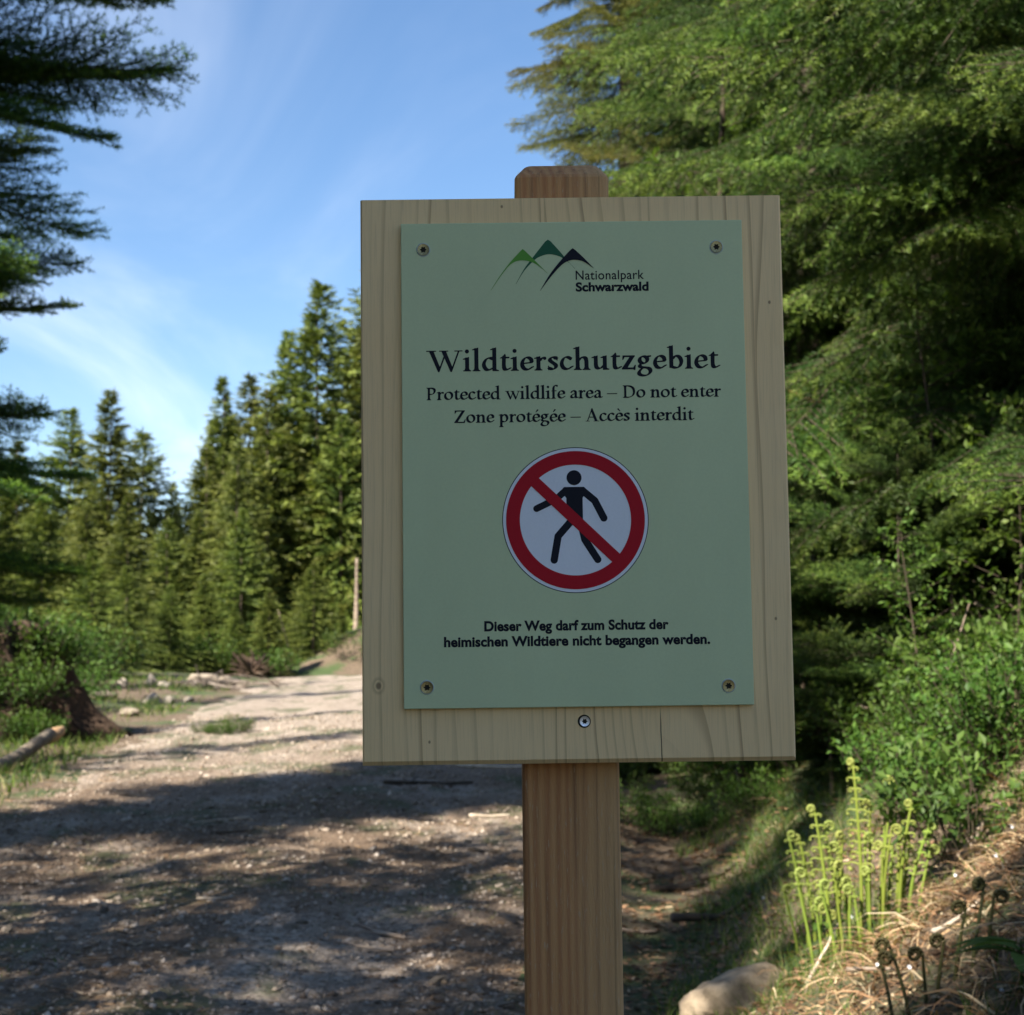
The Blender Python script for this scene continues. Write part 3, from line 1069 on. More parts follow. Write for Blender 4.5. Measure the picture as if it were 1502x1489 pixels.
for i, (sx_, sz_) in enumerate(((-.1290, .1866), (.1259, .1860), (-.1287, -.1919), (.1271, -.1937))):
    s_ = link('screw', screw_head(.0052, M_brass, .3 * i), plate, (sx_, FRONT - .0002, sz_))
    link('burr_ring', burr_ring(.0052, i), s_, (0, .0001, 0))
s_ = link('screw', screw_head(.0044, M_zinc, .2), sign, OFF + Vector((.0048, .0052, -.2222)))
s_['label'] = 'bluish zinc screw through the board below the plate'
hole_shade = link('countersink_shade', loops_to_mesh('countersink_shade', [circle(.0056, 40)], M_recess_shade), sign, OFF + Vector((.0044, .00588, -.2222)))  # flat disc, its dark colour painting the shade around the sunk screw

# ------------------------------------------------------------------ vegetation builders
M_spruce = foliage_mat('spruce_needles', (0.012, 0.030, 0.008), (0.052, 0.100, 0.018), (0.19, 0.265, 0.045), 0.22, var=0.35)
M_spruce_far = foliage_mat('far_spruce_needles', (0.026, 0.048, 0.012), (0.085, 0.115, 0.021), (0.18, 0.205, 0.038), 0.22, var=0.5)
M_spruce_far2 = foliage_mat('olive_spruce_needles', (0.030, 0.048, 0.012), (0.090, 0.110, 0.022), (0.18, 0.19, 0.040), 0.22, var=0.4)
M_spruce_old = foliage_mat('yellowing_spruce_needles', (0.035, 0.050, 0.012), (0.105, 0.120, 0.022), (0.22, 0.20, 0.040), 0.22, var=0.3)
M_fir = foliage_mat('fir_needles', (0.018, 0.045, 0.016), (0.042, 0.095, 0.024), (0.17, 0.26, 0.03), 0.38, var=0.3)
M_spruce_shade = foliage_mat('shade_painted_stand_needles', (0.010, 0.022, 0.008), (0.028, 0.050, 0.012), (0.075, 0.10, 0.022), 0.12, var=0.3)  # darker spruce needles: the shade of the stand is put into the colour
M_leaf = foliage_mat('broad_leaves', (0.035, 0.075, 0.016), (0.080, 0.145, 0.028), (0.15, 0.22, 0.045), 0.4, var=0.3)
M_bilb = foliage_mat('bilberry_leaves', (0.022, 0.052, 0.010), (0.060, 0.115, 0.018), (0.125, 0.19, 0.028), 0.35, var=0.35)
M_bark = simple_mat('spruce_bark', (0.06, 0.042, 0.03), (0.17, 0.13, 0.10), 14, 0.9, 0.9, 0.03, (1, 1, 0.25))
M_twig = simple_mat('brown_twig', (0.04, 0.028, 0.018), (0.085, 0.06, 0.04), 30, 0.85, 0.3, 0.004)


def needles(S, A, B, tint, rng, dens, nl, nw, updroop=0.25, lift=0.0):
    """needle triangles along segments A->B"""
    ln = np.linalg.norm(B - A, axis=1)
    cnt = np.maximum(1, (ln * dens).astype(int))
    k = np.repeat(np.arange(len(A)), cnt)
    u = rng.random(len(k))
    ax = unit(B - A)[k]
    P = A[k] + (B - A)[k] * u[:, None]
    rad = rng.normal(size=(len(k), 3)); rad[:, 2] += updroop
    rad = unit(rad - ax * (rad * ax).sum(1, keepdims=True))
    d = unit(ax * 0.55 + rad)
    d[:, 2] += lift
    L = nl * (0.75 + 0.5 * rng.random(len(k)))[:, None]
    side = unit(np.cross(d, rng.normal(size=(len(k), 3)))) * nw / 2
    tt = tint[k] + rng.normal(0, .07, len(k))
    S.tri(P + side, P - side, P + d * L, np.clip(tt, 0, 1))


def branch_mesh(name, L, seed, kind, nl, nw, dens, mat):
    """one bough along +X: woody axis, side shoots, needles"""
    rng = np.random.default_rng(seed)
    S = Soup()
    n = 14
    s = np.linspace(0, 1, n)
    droop = {'spruce': -0.30, 'fir': -0.05, 'young': 0.02}[kind] * L
    ax = np.stack([s * L, 0.05 * L * np.sin(s * 3 + seed), droop * s ** 1.4 + 0.10 * L * np.clip(s - .7, 0, 1) ** 2 * 4], 1)
    V, F = tube_arrays(ax, 0.0036 * L * (1 - 0.85 * s) + .0012, 5)
    wood = Soup(); wood.add(V, F)
    A, B, T = [], [], []
    step = 0.045 * max(1, L / 1.5)
    stp, prb, sgl, st0, wb = {'spruce': (.55, .80, .075, .18, .05), 'fir': (.50, .80, .065, .10, .03), 'young': (.42, .9, .05, .06, .04)}[kind]
    pos = st0 * L
    side = 1
    while pos < L * 0.985:
        f = pos / L
        p0 = np.array([np.interp(pos, ax[:, 0], ax[:, k]) for k in range(3)])
        d0 = unit(np.array([1.0, 0, np.interp(pos, ax[:, 0], np.gradient(ax[:, 2], ax[:, 0]))])[None])[0]
        n0_ = len(T)
        ll = L * ({'spruce': .46, 'fir': .40, 'young': .55}[kind] * (1 - f) ** 0.7 * min(1, f * 3.2) + 0.06) * (0.65 + 0.6 * rng.random())
        ang = R(52 + 14 * rng.normal()) * side
        dirv = np.array([math.cos(ang), math.sin(ang), 0.10 * rng.normal() + (0.04 if kind != 'spruce' else -0.18)])
        dirv = unit(dirv[None])[0]
        m = max(3, int(ll / sgl))
        pts = [p0]
        for q in range(m):
            dirv = unit((dirv + np.array([0.06, 0, -0.10 if kind == 'spruce' else 0.015]) + rng.normal(0, wb, 3))[None])[0]
            pts.append(pts[-1] + dirv * ll / m)
        pts = np.array(pts)
        V, F = tube_arrays(pts[[0, len(pts) // 2, -1]], [.0032, .0022, .001], 3, False)
        wood.add(V, F)
        for q in range(m):
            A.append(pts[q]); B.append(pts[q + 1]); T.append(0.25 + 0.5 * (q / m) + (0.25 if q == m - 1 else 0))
            if q >= 0 and m > 2:
                for sd in (1, -1):
                    if rng.random() < prb:
                        sl = ll * 0.34 * (1 - q / m) ** 0.6 * (0.5 + rng.random()) + .02
                        dd = pts[q + 1] - pts[q]; dd = dd / np.linalg.norm(dd)
                        pr = np.array([-dd[1], dd[0], 0]) * sd
                        dq = unit((dd * 0.75 + pr * 0.8 + np.array([0, 0, (-0.45 if kind == 'spruce' else -0.02) + .15 * rng.normal()]))[None])[0]
                        e1 = pts[q] + dq * sl * .6
                        e2 = e1 + unit((dq + np.array([0.15, 0, -0.35 if kind == 'spruce' else 0.0]))[None])[0] * sl * .4
                        A += [pts[q], e1]; B += [e1, e2]; T += [0.35 + .2 * rng.random(), 0.62 + .38 * rng.random()]
        for q_ in range(len(T) - n0_): T[n0_ + q_] *= (.30 + .75 * min(1, f / .8))  # shoots towards the trunk darkened: painted inner shade, besides the fresh bright tips
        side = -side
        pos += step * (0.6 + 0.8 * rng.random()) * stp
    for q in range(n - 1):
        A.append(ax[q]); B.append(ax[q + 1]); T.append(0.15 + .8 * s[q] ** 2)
    needles(S, np.array(A), np.array(B), np.array(T), rng, dens, nl, nw)
    nv = S.n
    VV = np.concatenate(S.V + wood.V); FF = np.concatenate(S.F + [f + nv for f in wood.F])
    TT = np.concatenate(S.T + wood.T)
    me = np_mesh(name, VV, FF, mat, TT)
    me.materials.append(M_twig)
    mi = np.zeros(len(FF), np.int32); mi[sum(len(f) for f in S.F):] = 1
    me.polygons.foreach_set('material_index', mi)
    return me


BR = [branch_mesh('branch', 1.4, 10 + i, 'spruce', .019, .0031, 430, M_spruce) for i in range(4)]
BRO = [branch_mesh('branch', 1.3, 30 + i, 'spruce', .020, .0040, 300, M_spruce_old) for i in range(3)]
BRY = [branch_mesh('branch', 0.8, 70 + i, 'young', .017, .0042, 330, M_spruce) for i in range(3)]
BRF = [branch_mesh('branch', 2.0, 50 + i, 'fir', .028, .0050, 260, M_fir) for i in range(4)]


def trunk_mesh(H, r, seed, mat=None, bend=0.02):
    rs = np.random.RandomState(seed)
    n = 12; s = np.linspace(0, 1, n)
    pts = np.stack([bend * H * np.sin(s * 3 + seed) * s * .4, bend * H * np.cos(s * 2.3 + seed) * s * .4, -0.3 + s * (H + .3)], 1)
    rad = r * (1 - s) ** 0.85 + min(0.012, r * .15)
    rad[0] *= 1.35
    V, F = tube_arrays(pts, rad, 10)
    return np_mesh('trunk', V, F, mat or M_bark, np.zeros(len(V)), True)


def boughed_tree(name, label, cat, x, y, H, r0, env, variants, L0, seed, group=None, z0=1.0, gap=0.34, per=6, pitch=(-6, 32), keep=None, trunk_r=None):
    """Empty at the foot > trunk and every bough as a part"""
    rng = np.random.default_rng(seed)
    root = bpy.data.objects.new(name, None); col.objects.link(root)
    root.location = (x, y, gz(x, y)); root.empty_display_size = .3
    tag(root, label, cat, group)
    link('trunk', trunk_mesh(H, trunk_r or 0.0075 * H + .015, seed), root)
    z = z0; k = 0; proto = {}
    while z < H - 0.15 and k < 298:
        for j in range(per):
            a_ = rng.random() * 2 * math.pi
            zz = z + rng.normal() * gap * .14
            L = env(zz, a_) * (0.75 + 0.4 * rng.random())
            if L < 0.12 or (keep and not keep(zz, a_, rng)): continue
            vi = rng.integers(len(variants))
            if vi not in proto:
                proto[vi] = link('branch', variants[vi], root); o = proto[vi]
            else:
                o = proto[vi].copy(); col.objects.link(o); o.parent = root
            f = min(1, max(0, zz / H))
            o.location = (0, 0, zz)
            o.rotation_euler = (rng.normal() * .25, R(-(pitch[0] + (pitch[1] - pitch[0]) * f ** 2 + 7 * rng.normal())), a_)
            sc_ = L / L0
            o.scale = (sc_, sc_ * (0.9 + .25 * rng.random()), sc_)
            k += 1
            if k >= 298: break
        z += gap * (0.8 + .4 * rng.random())
    return root


def conifer_env(H, Rm, p=0.75, z1=0.0):
    return lambda z, a_: Rm * max(0.0, 1 - (z - z1) / (H - z1)) ** p * min(1.0, 0.45 + (z - z1) / 2.0) + 0.10


def far_crown(name, H, Rm, seed, mat, per=12, gap=0.185, shard=0.21, w=0.055, n_lat=18, z0=0.2, sparse=0.0):
    """whole crown in one mesh, for conifers seen tens of metres away"""
    rng = np.random.default_rng(seed)
    S = Soup()
    A, D, Ls, T = [], [], [], []
    z = z0
    while z < H:
        f = z / H
        lump = 0.8 + 0.35 * rng.random()
        for j in range(per if f < .85 else 5):
            if rng.random() < sparse: continue
            a_ = rng.random() * 2 * math.pi
            L = (Rm * 1.12 * (1 - f) ** 0.90 * min(1, .6 + f * 3) * lump + .05) * (0.6 + .55 * rng.random())
            el = R(-14 + 52 * f ** 2 + 8 * rng.normal())
            d = np.array([math.cos(a_) * math.cos(el), math.sin(a_) * math.cos(el), math.sin(el)])
            zz = z + rng.normal() * gap * .35
            m = max(4, int(n_lat * L / Rm) + 3)
            s = (np.arange(m) + rng.random(m)) / m
            s = 0.15 + 0.85 * s
            P = np.stack([d[0] * L * s, d[1] * L * s, zz + d[2] * L * s - 0.16 * L * s ** 2 + .10 * L * s ** 3], 1)
            for q in range(3):
                wob = rng.normal(0, .5, (m, 3)); wob[:, 2] -= 0.45
                sidev = np.array([-d[1], d[0], 0]) * rng.choice([-1, 1], m)[:, None]
                dd = unit(d * 0.75 + sidev * 0.75 * rng.random(m)[:, None] + wob * .55)
                A.append(P + rng.normal(0, .03, (m, 3))); D.append(dd)
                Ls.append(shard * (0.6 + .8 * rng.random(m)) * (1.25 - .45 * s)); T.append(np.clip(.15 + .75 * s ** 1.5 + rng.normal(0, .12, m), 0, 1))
        z += gap * (0.8 + .4 * rng.random()) * (1.0 if f < .8 else .7)
    A = np.concatenate(A); D = np.concatenate(D); Ls = np.concatenate(Ls)[:, None]; T = np.concatenate(T)
    side = unit(np.cross(D, rng.normal(size=A.shape))) * w * (0.6 + .8 * rng.random((len(A), 1)))
    S.tri(A + side * .5, A - side * .5, A + D * Ls, T)
    return S.mesh(name, mat)


FAR_H = 10.0
CROWN = [far_crown('crown', FAR_H, 3.1, 100, M_spruce_far), far_crown('crown', FAR_H, 2.5, 101, M_spruce_far),
         far_crown('crown', FAR_H, 3.4, 102, M_spruce_far), far_crown('crown', FAR_H, 2.1, 103, M_spruce_far, sparse=.12),
         far_crown('crown', FAR_H, 2.8, 104, M_spruce_far2, sparse=.1)]
TRUNKF = [trunk_mesh(FAR_H, .06, 200 + i) for i in range(3)]
MID = [far_crown('crown', 10.0, 1.9, 110 + i, M_spruce_shade, per=12, gap=.17, shard=.095, w=.024, n_lat=22) for i in range(3)]
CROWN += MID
CROWN.append(far_crown('crown', 10.0, 2.3, 120, M_spruce_far, per=6, gap=.26, shard=.20, w=.05, n_lat=11))
CROWN.append(far_crown('crown', 10.0, 2.6, 121, M_spruce_far, per=5, gap=.26, shard=.22, w=.055, n_lat=10))
_ft = {}


def far_tree(label, x, y, H, wide=1.0, v=0, rz=0.0, group='spruces along the far edge of the clearing', name='spruce_tree', cat='spruce tree', base=None):
    key = v % len(CROWN)
    if key not in _ft:
        root = bpy.data.objects.new(name, None); col.objects.link(root)
        link('trunk', TRUNKF[v % 3], root); link('crown', CROWN[key], root)
        _ft[key] = root
    else:
        root = copy_tree(_ft[key])
    root.location = (x, y, gz(x, y) - .1 if base is None else base)
    k_ = H / FAR_H
    root.scale = (k_ * wide, k_ * wide, k_)
    root.rotation_euler = (0, 0, rz)
    root['label'] = label; root['category'] = cat; root['group'] = group
    return root


def top_h(px, ytop, D, x=None):
    x = at(px, D) if x is None else x
    return EYE + (1007 - ytop) / 2500 * D - gz(x, D)


# ---- trees on the far side of the clearing (named from left to right)
FT = [
    # px, ytop, D, wide, variant, label
    (95, 592, 46, 1.15, 0, 'tall spruce left of the pointed one, its tip beside the fir boughs'),
    (155, 565, 43, 1.05, 1, 'pointed dark spruce standing highest on the left side of the gap'),
    (203, 625, 45, 1.25, 2, 'broad spruce shoulder just right of the pointed spruce, sloping to the gap'),
    (252, 706, 66, 0.9, 3, 'tiny distant spruce at the bottom of the gap of sky'),
    (321, 548, 46, 0.9, 3, 'narrow spruce with thin top at the right edge of the sky gap'),
    (360, 543, 48, 1.1, 4, 'thin-topped yellowish spruce beside the narrow one'),
    (418, 476, 44, 0.8, 1, 'slim dark spruce spire just left of the tallest far spruce'),
    (466, 402, 44, 1.05, 0, 'tallest far spruce left of the sign'),
    (528, 470, 44, 0.9, 4, 'yellow-green spruce half hidden by the left edge of the board'),
    (392, 560, 43, 1.0, 2, 'bushy spruce filling the space below the slim spire'),
    (300, 650, 45, 1.0, 2, 'low olive spruce at the left foot of the right-hand spruce group'),
    (345, 640, 41, 0.95, 4, 'mid-green spruce in front of the thin-topped pair'),
    (440, 620, 43.5, 1.0, 1, 'lower spruce in front of the tallest far spruce'),
    (500, 600, 43, 0.9, 2, 'spruce with bare lower trunk near the left edge of the board'),
    (20, 640, 44, 1.2, 1, 'spruce at the left edge of the photo behind the fir'),
    (-60, 600, 46, 1.2, 0, 'spruce outside the left edge of the photo'),
    (60, 720, 40, 1.35, 2, 'low dense spruce in front of the left forest edge'),
    (125, 735, 38, 1.2, 4, 'sunlit low spruce behind the bilberry-covered stump'),
    (185, 720, 37, 1.05, 0, 'dark-trunked young spruce behind the stone heap'),
    (245, 755, 41, 1.15, 2, 'shaded low spruce below the gap of sky'),
    (290, 745, 42, 1.1, 1, 'dark low spruce right of the shaded gap'),
    (355, 740, 40, 1.0, 0, 'pale green young spruce by the brush pile'),
    (425, 750, 43, 0.9, 4, 'young spruce beside the bare leaning stem'),
]
for i, (px, yt, D, wd, v, lab) in enumerate(FT):
    x = at(px, D)
    far_tree(lab, x, D, top_h(px, yt, D), wd * 1.15, v, 1.3 * i)
# deeper rows that close the forest
rs = np.random.RandomState(5)
for i in range(48):
    px = -260 + i * 19 + rs.randint(-10, 10)
    D = 52 + rs.rand() * 14
    lim = 690 if px < 130 else (740 if px < 300 else 600)
    far_tree('spruce in the dark rows behind the front trees ' + ('left of the sky gap' if px < 250 else 'between sky gap and board' if px < 540 else 'hidden by the board'), at(px, D), D, top_h(px, lim + rs.randint(0, 60), D), 1.1, rs.randint(0, 4), i * .9,
             group='rear rows of the far forest')

# ---- the fir whose boughs reach in from the left
FX, FY = -3.85, 9.2


def fir_env(z, a_):
    base = np.interp(z, [1.4, 1.9, 2.3, 2.6, 3.0, 3.35, 3.7, 4.0, 4.5, 5.2, 6.2, 9, 14], [1.3, 1.45, 1.85, 1.6, 1.5, 1.4, 1.5, 1.85, 1.95, 1.9, 1.8, 1.5, .1])
    return base


fir = boughed_tree('fir_tree', 'dark silver fir reaching its boughs in from the left edge of the photo', 'fir tree', FX, FY, 14, 0, fir_env, BRF, 2.0, 7,
                   z0=1.25, gap=.25, per=7, pitch=(-2, 20))

# ---- trees on the right bank
for (lab, px, D, H, Rm, var, L0, seed, z0, per, gap) in (
    ('yellowish thin spruce whose boughs stick out left above the post', 925, 17.0, 13.5, 1.75, BRO, 1.3, 11, 1.5, 7, .30),
    ('dark spruce right behind the sign with deep shade under its boughs', 1195, 12.0, 12, 2.5, BR, 1.4, 12, 1.2, 6, .46),
    ('nearest spruce of the right bank, boughs hanging over the undergrowth', 1390, 9.8, 11, 2.2, BR, 1.4, 13, 1.3, 6, .44),
    ('spruce at the right edge of the photo, boughs lit along their tips', 1640, 8.4, 10, 2.1, BR, 1.4, 14, 0.9, 6, .42),
    ('spruce set back between the dark spruce and the nearest one', 1300, 14.5, 14, 2.4, BR, 1.4, 15, 1.0, 6, .46),
    ('spruce far back on the bank right of the yellowish spruce', 1030, 18.8, 12, 1.6, BR, 1.4, 16, 1.0, 6, .38),
    ('spruce standing just outside the right edge, its drooping boughs hanging into the photo', 1760, 7.0, 9, 2.3, BR, 1.4, 18, 2.3, 6, .42),
    ('spruce deep in the stand at the upper right', 1470, 13.0, 15, 2.4, BR, 1.4, 17, 1.2, 6, .48),
):
    x = at(px, D)
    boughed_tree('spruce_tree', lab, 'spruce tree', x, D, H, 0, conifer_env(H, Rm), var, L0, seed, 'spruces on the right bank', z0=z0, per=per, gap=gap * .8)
for i, (px, D, H) in enumerate(((640, 49, 12), (720, 51, 11), (560, 50, 12), (800, 44, 11), (1110, 26, 13), (1200, 22, 16), (1300, 20, 15), (1400, 19, 16), (1520, 18, 15), (1040, 30, 12), (1600, 15, 14), (1700, 12, 13),
                                (1250, 30, 18), (1380, 28, 18), (1130, 33, 18), (1500, 27, 18), (760, 46, 9), (680, 50, 10), (600, 47, 11))):
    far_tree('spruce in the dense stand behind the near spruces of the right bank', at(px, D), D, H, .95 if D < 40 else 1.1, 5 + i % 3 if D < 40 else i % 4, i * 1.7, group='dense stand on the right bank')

# ---- the forest around and behind the camera whose shade falls on sign and track
sh = Vector((SUN_H.x, SUN_H.y)); sp = Vector((-SUN_H.y, SUN_H.x)) * -1
if sp.x < 0: sp = -sp
# coordinates: q across the light (towards +x), s towards the sun
SH = [(-5.0, 4.0, 12, .7, 9), (-7.6, 3.0, 12, .6, 8), (-12.6, -3, 11, .75, 8), (-19.5, -8.5, 12, .85, 9), (-15.5, -5, 11, .6, 8), (-22.5, -10.5, 12, .7, 9), (-.3, 6.6, 13, .9, 1), (-0.6, 5.0, 13, 1.15, 0), (-0.9, 8.0, 14, .9, 2), (-4.0, 5.5, 13, .9, 8), (-5.4, 8.2, 14, 1.0, 9), (-3.6, 10.5, 16, .7, 8), (-6.9, 6.4, 12, .75, 9),
      (-5.9, -1.6, 10, .55, 8), (-5.5, 1.2, 11.5, .9, 9), (-6.3, -0.2, 10.5, .6, 8), (-4.1, 2.8, 11.5, .9, 9), (-8.0, 8.5, 12.5, .8, 8), (-3.1, 7.2, 12.5, .6, 8), (3.4, 8.5, 13, .8, 9),
      (-10.2, 7.5, 13, .6, 9), (-13.5, 5.0, 13, .6, 9), (-16.5, 3.5, 12, .6, 8), (-12.2, 11.5, 13, .6, 8), (-20.5, 3.0, 12, .5, 9)]
for i, (q, s_, H, wd, v) in enumerate(SH):
    p = sp * q + sh * s_
    far_tree('spruce of the forest behind the photographer, outside the photo', p.x, p.y, H, wd, v, i * 2.1, group='forest behind the photographer')


# ------------------------------------------------------------------ ground cover and small things
def hit(px, py, dmin=2.5):
    """where the sight line through a photograph pixel meets the ground"""
    th = R(6.0)
    u = (px - 751) / 2500; v = (744.5 - py) / 2500
    dy_ = math.cos(th) - v * math.sin(th); dz_ = math.sin(th) + v * math.cos(th)
    k_ = np.arange(dmin, 60, 0.01)
    X_, Y_, Z_ = u * k_, dy_ * k_, EYE + dz_ * k_
    g = ground_z(X_, Y_)
    i = np.argmax(Z_ < g)
    return float(X_[i]), float(Y_[i]), float(g[i])


def surf_z(x, y):
    """top of ground or track, whichever is higher"""
    return np.maximum(ground_z(x, y), track_z(x, y))


def on_track(x, y):
    a_, b_ = track_edges(y)
    return (x > a_ + .02) & (x < b_ - .02)


def scatter(n, x0, x1, y0, y1, rng, pw=1.0):
    y = y0 + (y1 - y0) * rng.random(n) ** pw
    lo = np.maximum(x0, -0.33 * y - .3); hi = np.minimum(x1, 0.33 * y + .3)
    x = lo + (hi - lo) * rng.random(n)
    return x, y


STONES = [(0.0, (0.14, 0.10, 0.075)), (0.4, (0.27, 0.215, 0.165)), (0.8, (0.38, 0.31, 0.25)), (1.0, (0.54, 0.46, 0.39))]
M_stones = tint_mat('gravel_stones', STONES, 0.9)
M_rock = simple_mat('grey_brown_rock', (0.13, 0.10, 0.075), (0.36, 0.30, 0.23), 9, 0.92, 0.8, 0.03, var=.5)
OCT = np.array([(1, 0, 0), (-1, 0, 0), (0, 1, 0), (0, -1, 0), (0, 0, 1), (0, 0, -1)], float)
OCF = np.array([(0, 2, 4), (2, 1, 4), (1, 3, 4), (3, 0, 4), (2, 0, 5), (1, 2, 5), (3, 1, 5), (0, 3, 5)])
rng = np.random.default_rng(21)
n = 27000
x, y = scatter(n, -6, 0.8, 4.6, 22, rng, 1.5)
k_ = on_track(x, y); x, y = x[k_], y[k_]
z = surf_z(x, y)
sz = np.clip(np.exp(rng.normal(-4.95, .42, len(x))), .003, .022) * (1 + .03 * y)
Q = OCT[None] * (0.6 + .7 * rng.random((len(x), 6, 1)))
Q = Q + rng.normal(0, .25, Q.shape)
a_ = rng.random(len(x)) * 6.28
ca, sa = np.cos(a_)[:, None], np.sin(a_)[:, None]
Q = np.stack([Q[..., 0] * ca - Q[..., 1] * sa, Q[..., 0] * sa + Q[..., 1] * ca, Q[..., 2] * .6], -1) * sz[:, None, None]
Q = Q + np.stack([x, y, z + sz * .15], -1)[:, None]
Fq = (OCF[None] + (np.arange(len(x)) * 6)[:, None, None]).reshape(-1, 3)
gravel = link('loose_gravel', np_mesh('loose_gravel', Q.reshape(-1, 3), Fq, M_stones, np.repeat(rng.random(len(x)), 6)))
tag(gravel, 'loose pinkish grey gravel on the track', None, None, 'stuff')


def rock_mesh(seed, sub=2, sx=1, sy=1, sz_=.7, rough=.28, mat=None, name='stone'):
    bm = bmesh.new()
    bmesh.ops.create_icosphere(bm, subdivisions=sub, radius=1)
    for v_ in bm.verts:
        p = v_.co.copy()
        d = mnoise.noise(p * 1.1 + Vector((seed * 3.1, 0, seed))) * rough * 2.2 + mnoise.noise(p * 2.7 + Vector((seed, seed, 0))) * rough
        d += mnoise.noise(p * 7 + Vector((0, seed, 0))) * rough * .35 + mnoise.noise(p * 15) * rough * .15
        p = p * (1 + d)
        # flattened facets
        for q in range(3):
            nrm = Vector((math.sin(seed + q * 2.1), math.cos(seed * 1.7 + q), math.sin(q * 1.3 + seed * .7) + .4)).normalized()
            e = p.dot(nrm) - .72
            if e > 0: p -= nrm * e * .85
        v_.co = Vector((p.x * sx, p.y * sy, p.z * sz_))
    return bm_mesh(bm, name, mat or M_rock, sub > 2)


stone_vars = [rock_mesh(i, 2, mat=M_rock) for i in range(4)]
rng = np.random.default_rng(33)
k = 0; protos = {}
while k < 90:
    xx, yy = scatter(1, -4, .5, 4.8, 12, rng, 1.3); xx, yy = float(xx[0]), float(yy[0])
    if not on_track(xx, yy): continue
    v_ = k % 4
    if v_ not in protos: o = protos[v_] = link('stone', stone_vars[v_], track)
    else:
        o = protos[v_].copy(); col.objects.link(o); o.parent = track
    s_ = rng.uniform(.011, .028)
    o.location = (xx, yy, float(surf_z(xx, yy)) + s_ * .2); o.scale = (s_ * rng.uniform(.8, 1.6), s_, s_ * rng.uniform(.6, 1)); o.rotation_euler = (rng.normal() * .3, rng.normal() * .3, rng.random() * 6)
    k += 1


def strips(S, P, d, L, w, curl, tint, rng, seg=2, side=None, lift=None):
    """thin flat curved strips (grass, straw, needles, twigs)"""
    n = len(P)
    up = np.tile(np.array([0, 0, 1.0]), (n, 1))
    if side is None: side = unit(np.cross(d, up + rng.normal(0, .4, (n, 3))))
    pts = [P]; dd = d.copy()
    for s_ in range(seg):
        pts.append(pts[-1] + dd * (L / seg)[:, None])
        dd = unit(dd + curl)
    W = [w * (1 - i / seg) ** .6 for i in range(seg + 1)]
    V = []
    for i in range(seg + 1):
        if i < seg:
            V.append(pts[i] + side * (W[i] / 2)[:, None]); V.append(pts[i] - side * (W[i] / 2)[:, None])
        else: V.append(pts[i])
    m = len(V)
    V = np.stack(V, 1)
    f = []
    for i in range(seg - 1): f += [(2 * i, 2 * i + 1, 2 * i + 3), (2 * i, 2 * i + 3, 2 * i + 2)]
    f.append((2 * seg - 2, 2 * seg - 1, 2 * seg))
    Fx = (np.array(f)[None] + (np.arange(n) * m)[:, None, None]).reshape(-1, 3)
    S.add(V.reshape(-1, 3), Fx, np.repeat(tint, m))


def hdir(rng, n, zlo, zhi):
    a_ = rng.random(n) * 2 * math.pi; z_ = zlo + (zhi - zlo) * rng.random(n)
    return unit(np.stack([np.cos(a_), np.sin(a_), z_], 1))


# needle litter, bark crumbs and dry twigs lying on track and bank
M_litter = tint_mat('dry_litter', [(0.0, (0.05, 0.03, 0.018)), (0.45, (0.16, 0.095, 0.05)), (0.8, (0.32, 0.21, 0.12)), (1.0, (0.50, 0.38, 0.25))], 0.85)
rng = np.random.default_rng(40)
S = Soup()
x, y = scatter(38000, -5, 4, 4.0, 17, rng, 1.4)
pt_ = fbm(x * 1.3, y * .8, 77, 3) + rng.normal(0, .25, len(x))
k_ = (pt_ > .05) | ~on_track(x, y); x, y = x[k_], y[k_]
z = surf_z(x, y) + .006
n = len(x)
strips(S, np.stack([x, y, z], 1), hdir(rng, n, -.02, .22), np.clip(np.exp(rng.normal(-3.1, .5, n)), .02, .16), np.full(n, .0045) * (1 + rng.random(n)),
       np.stack([rng.normal(0, .3, n), rng.normal(0, .3, n), -.12 * np.ones(n)], 1), rng.random(n), rng)
litter = link('needle_litter', S.mesh('needle_litter', M_litter))
tag(litter, 'brown needles and small twigs scattered over the track and bank', None, None, 'stuff')

# straw and dead bracken on the sunny part of the bank
M_straw = tint_mat('dead_straw', [(0.0, (0.16, 0.085, 0.04)), (0.4, (0.34, 0.20, 0.11)), (0.8, (0.52, 0.38, 0.22)), (1.0, (0.66, 0.54, 0.36))], 0.8, .2)
rng = np.random.default_rng(41)
S = Soup()
n = 22000
x = rng.uniform(.45, 3.2, n); y = rng.uniform(3.0, 9.0, n)
xb = np.interp(y, *XB)
k_ = (x > xb + .05) & (x < .34 * y + .1) & (fbm(x * 1.6, y * 1.6, 51, 2) + rng.normal(0, .35, n) + .5 * (y < 5.2) - .9 * ((y > 5.5) & (x - xb < .95)) > -.05); x, y = x[k_], y[k_]; n = len(x)
strips(S, np.stack([x, y, ground_z(x, y) + .01], 1), hdir(rng, n, .0, .7), rng.uniform(.06, .26, n), rng.uniform(.003, .008, n),
       np.stack([rng.normal(0, .35, n), rng.normal(0, .35, n), -.45 * np.ones(n)], 1), rng.random(n), rng, 3)
straw = link('dead_straw', S.mesh('dead_straw', M_straw))
tag(straw, 'pale dead straw and bracken matted on the right bank', None, None, 'stuff')

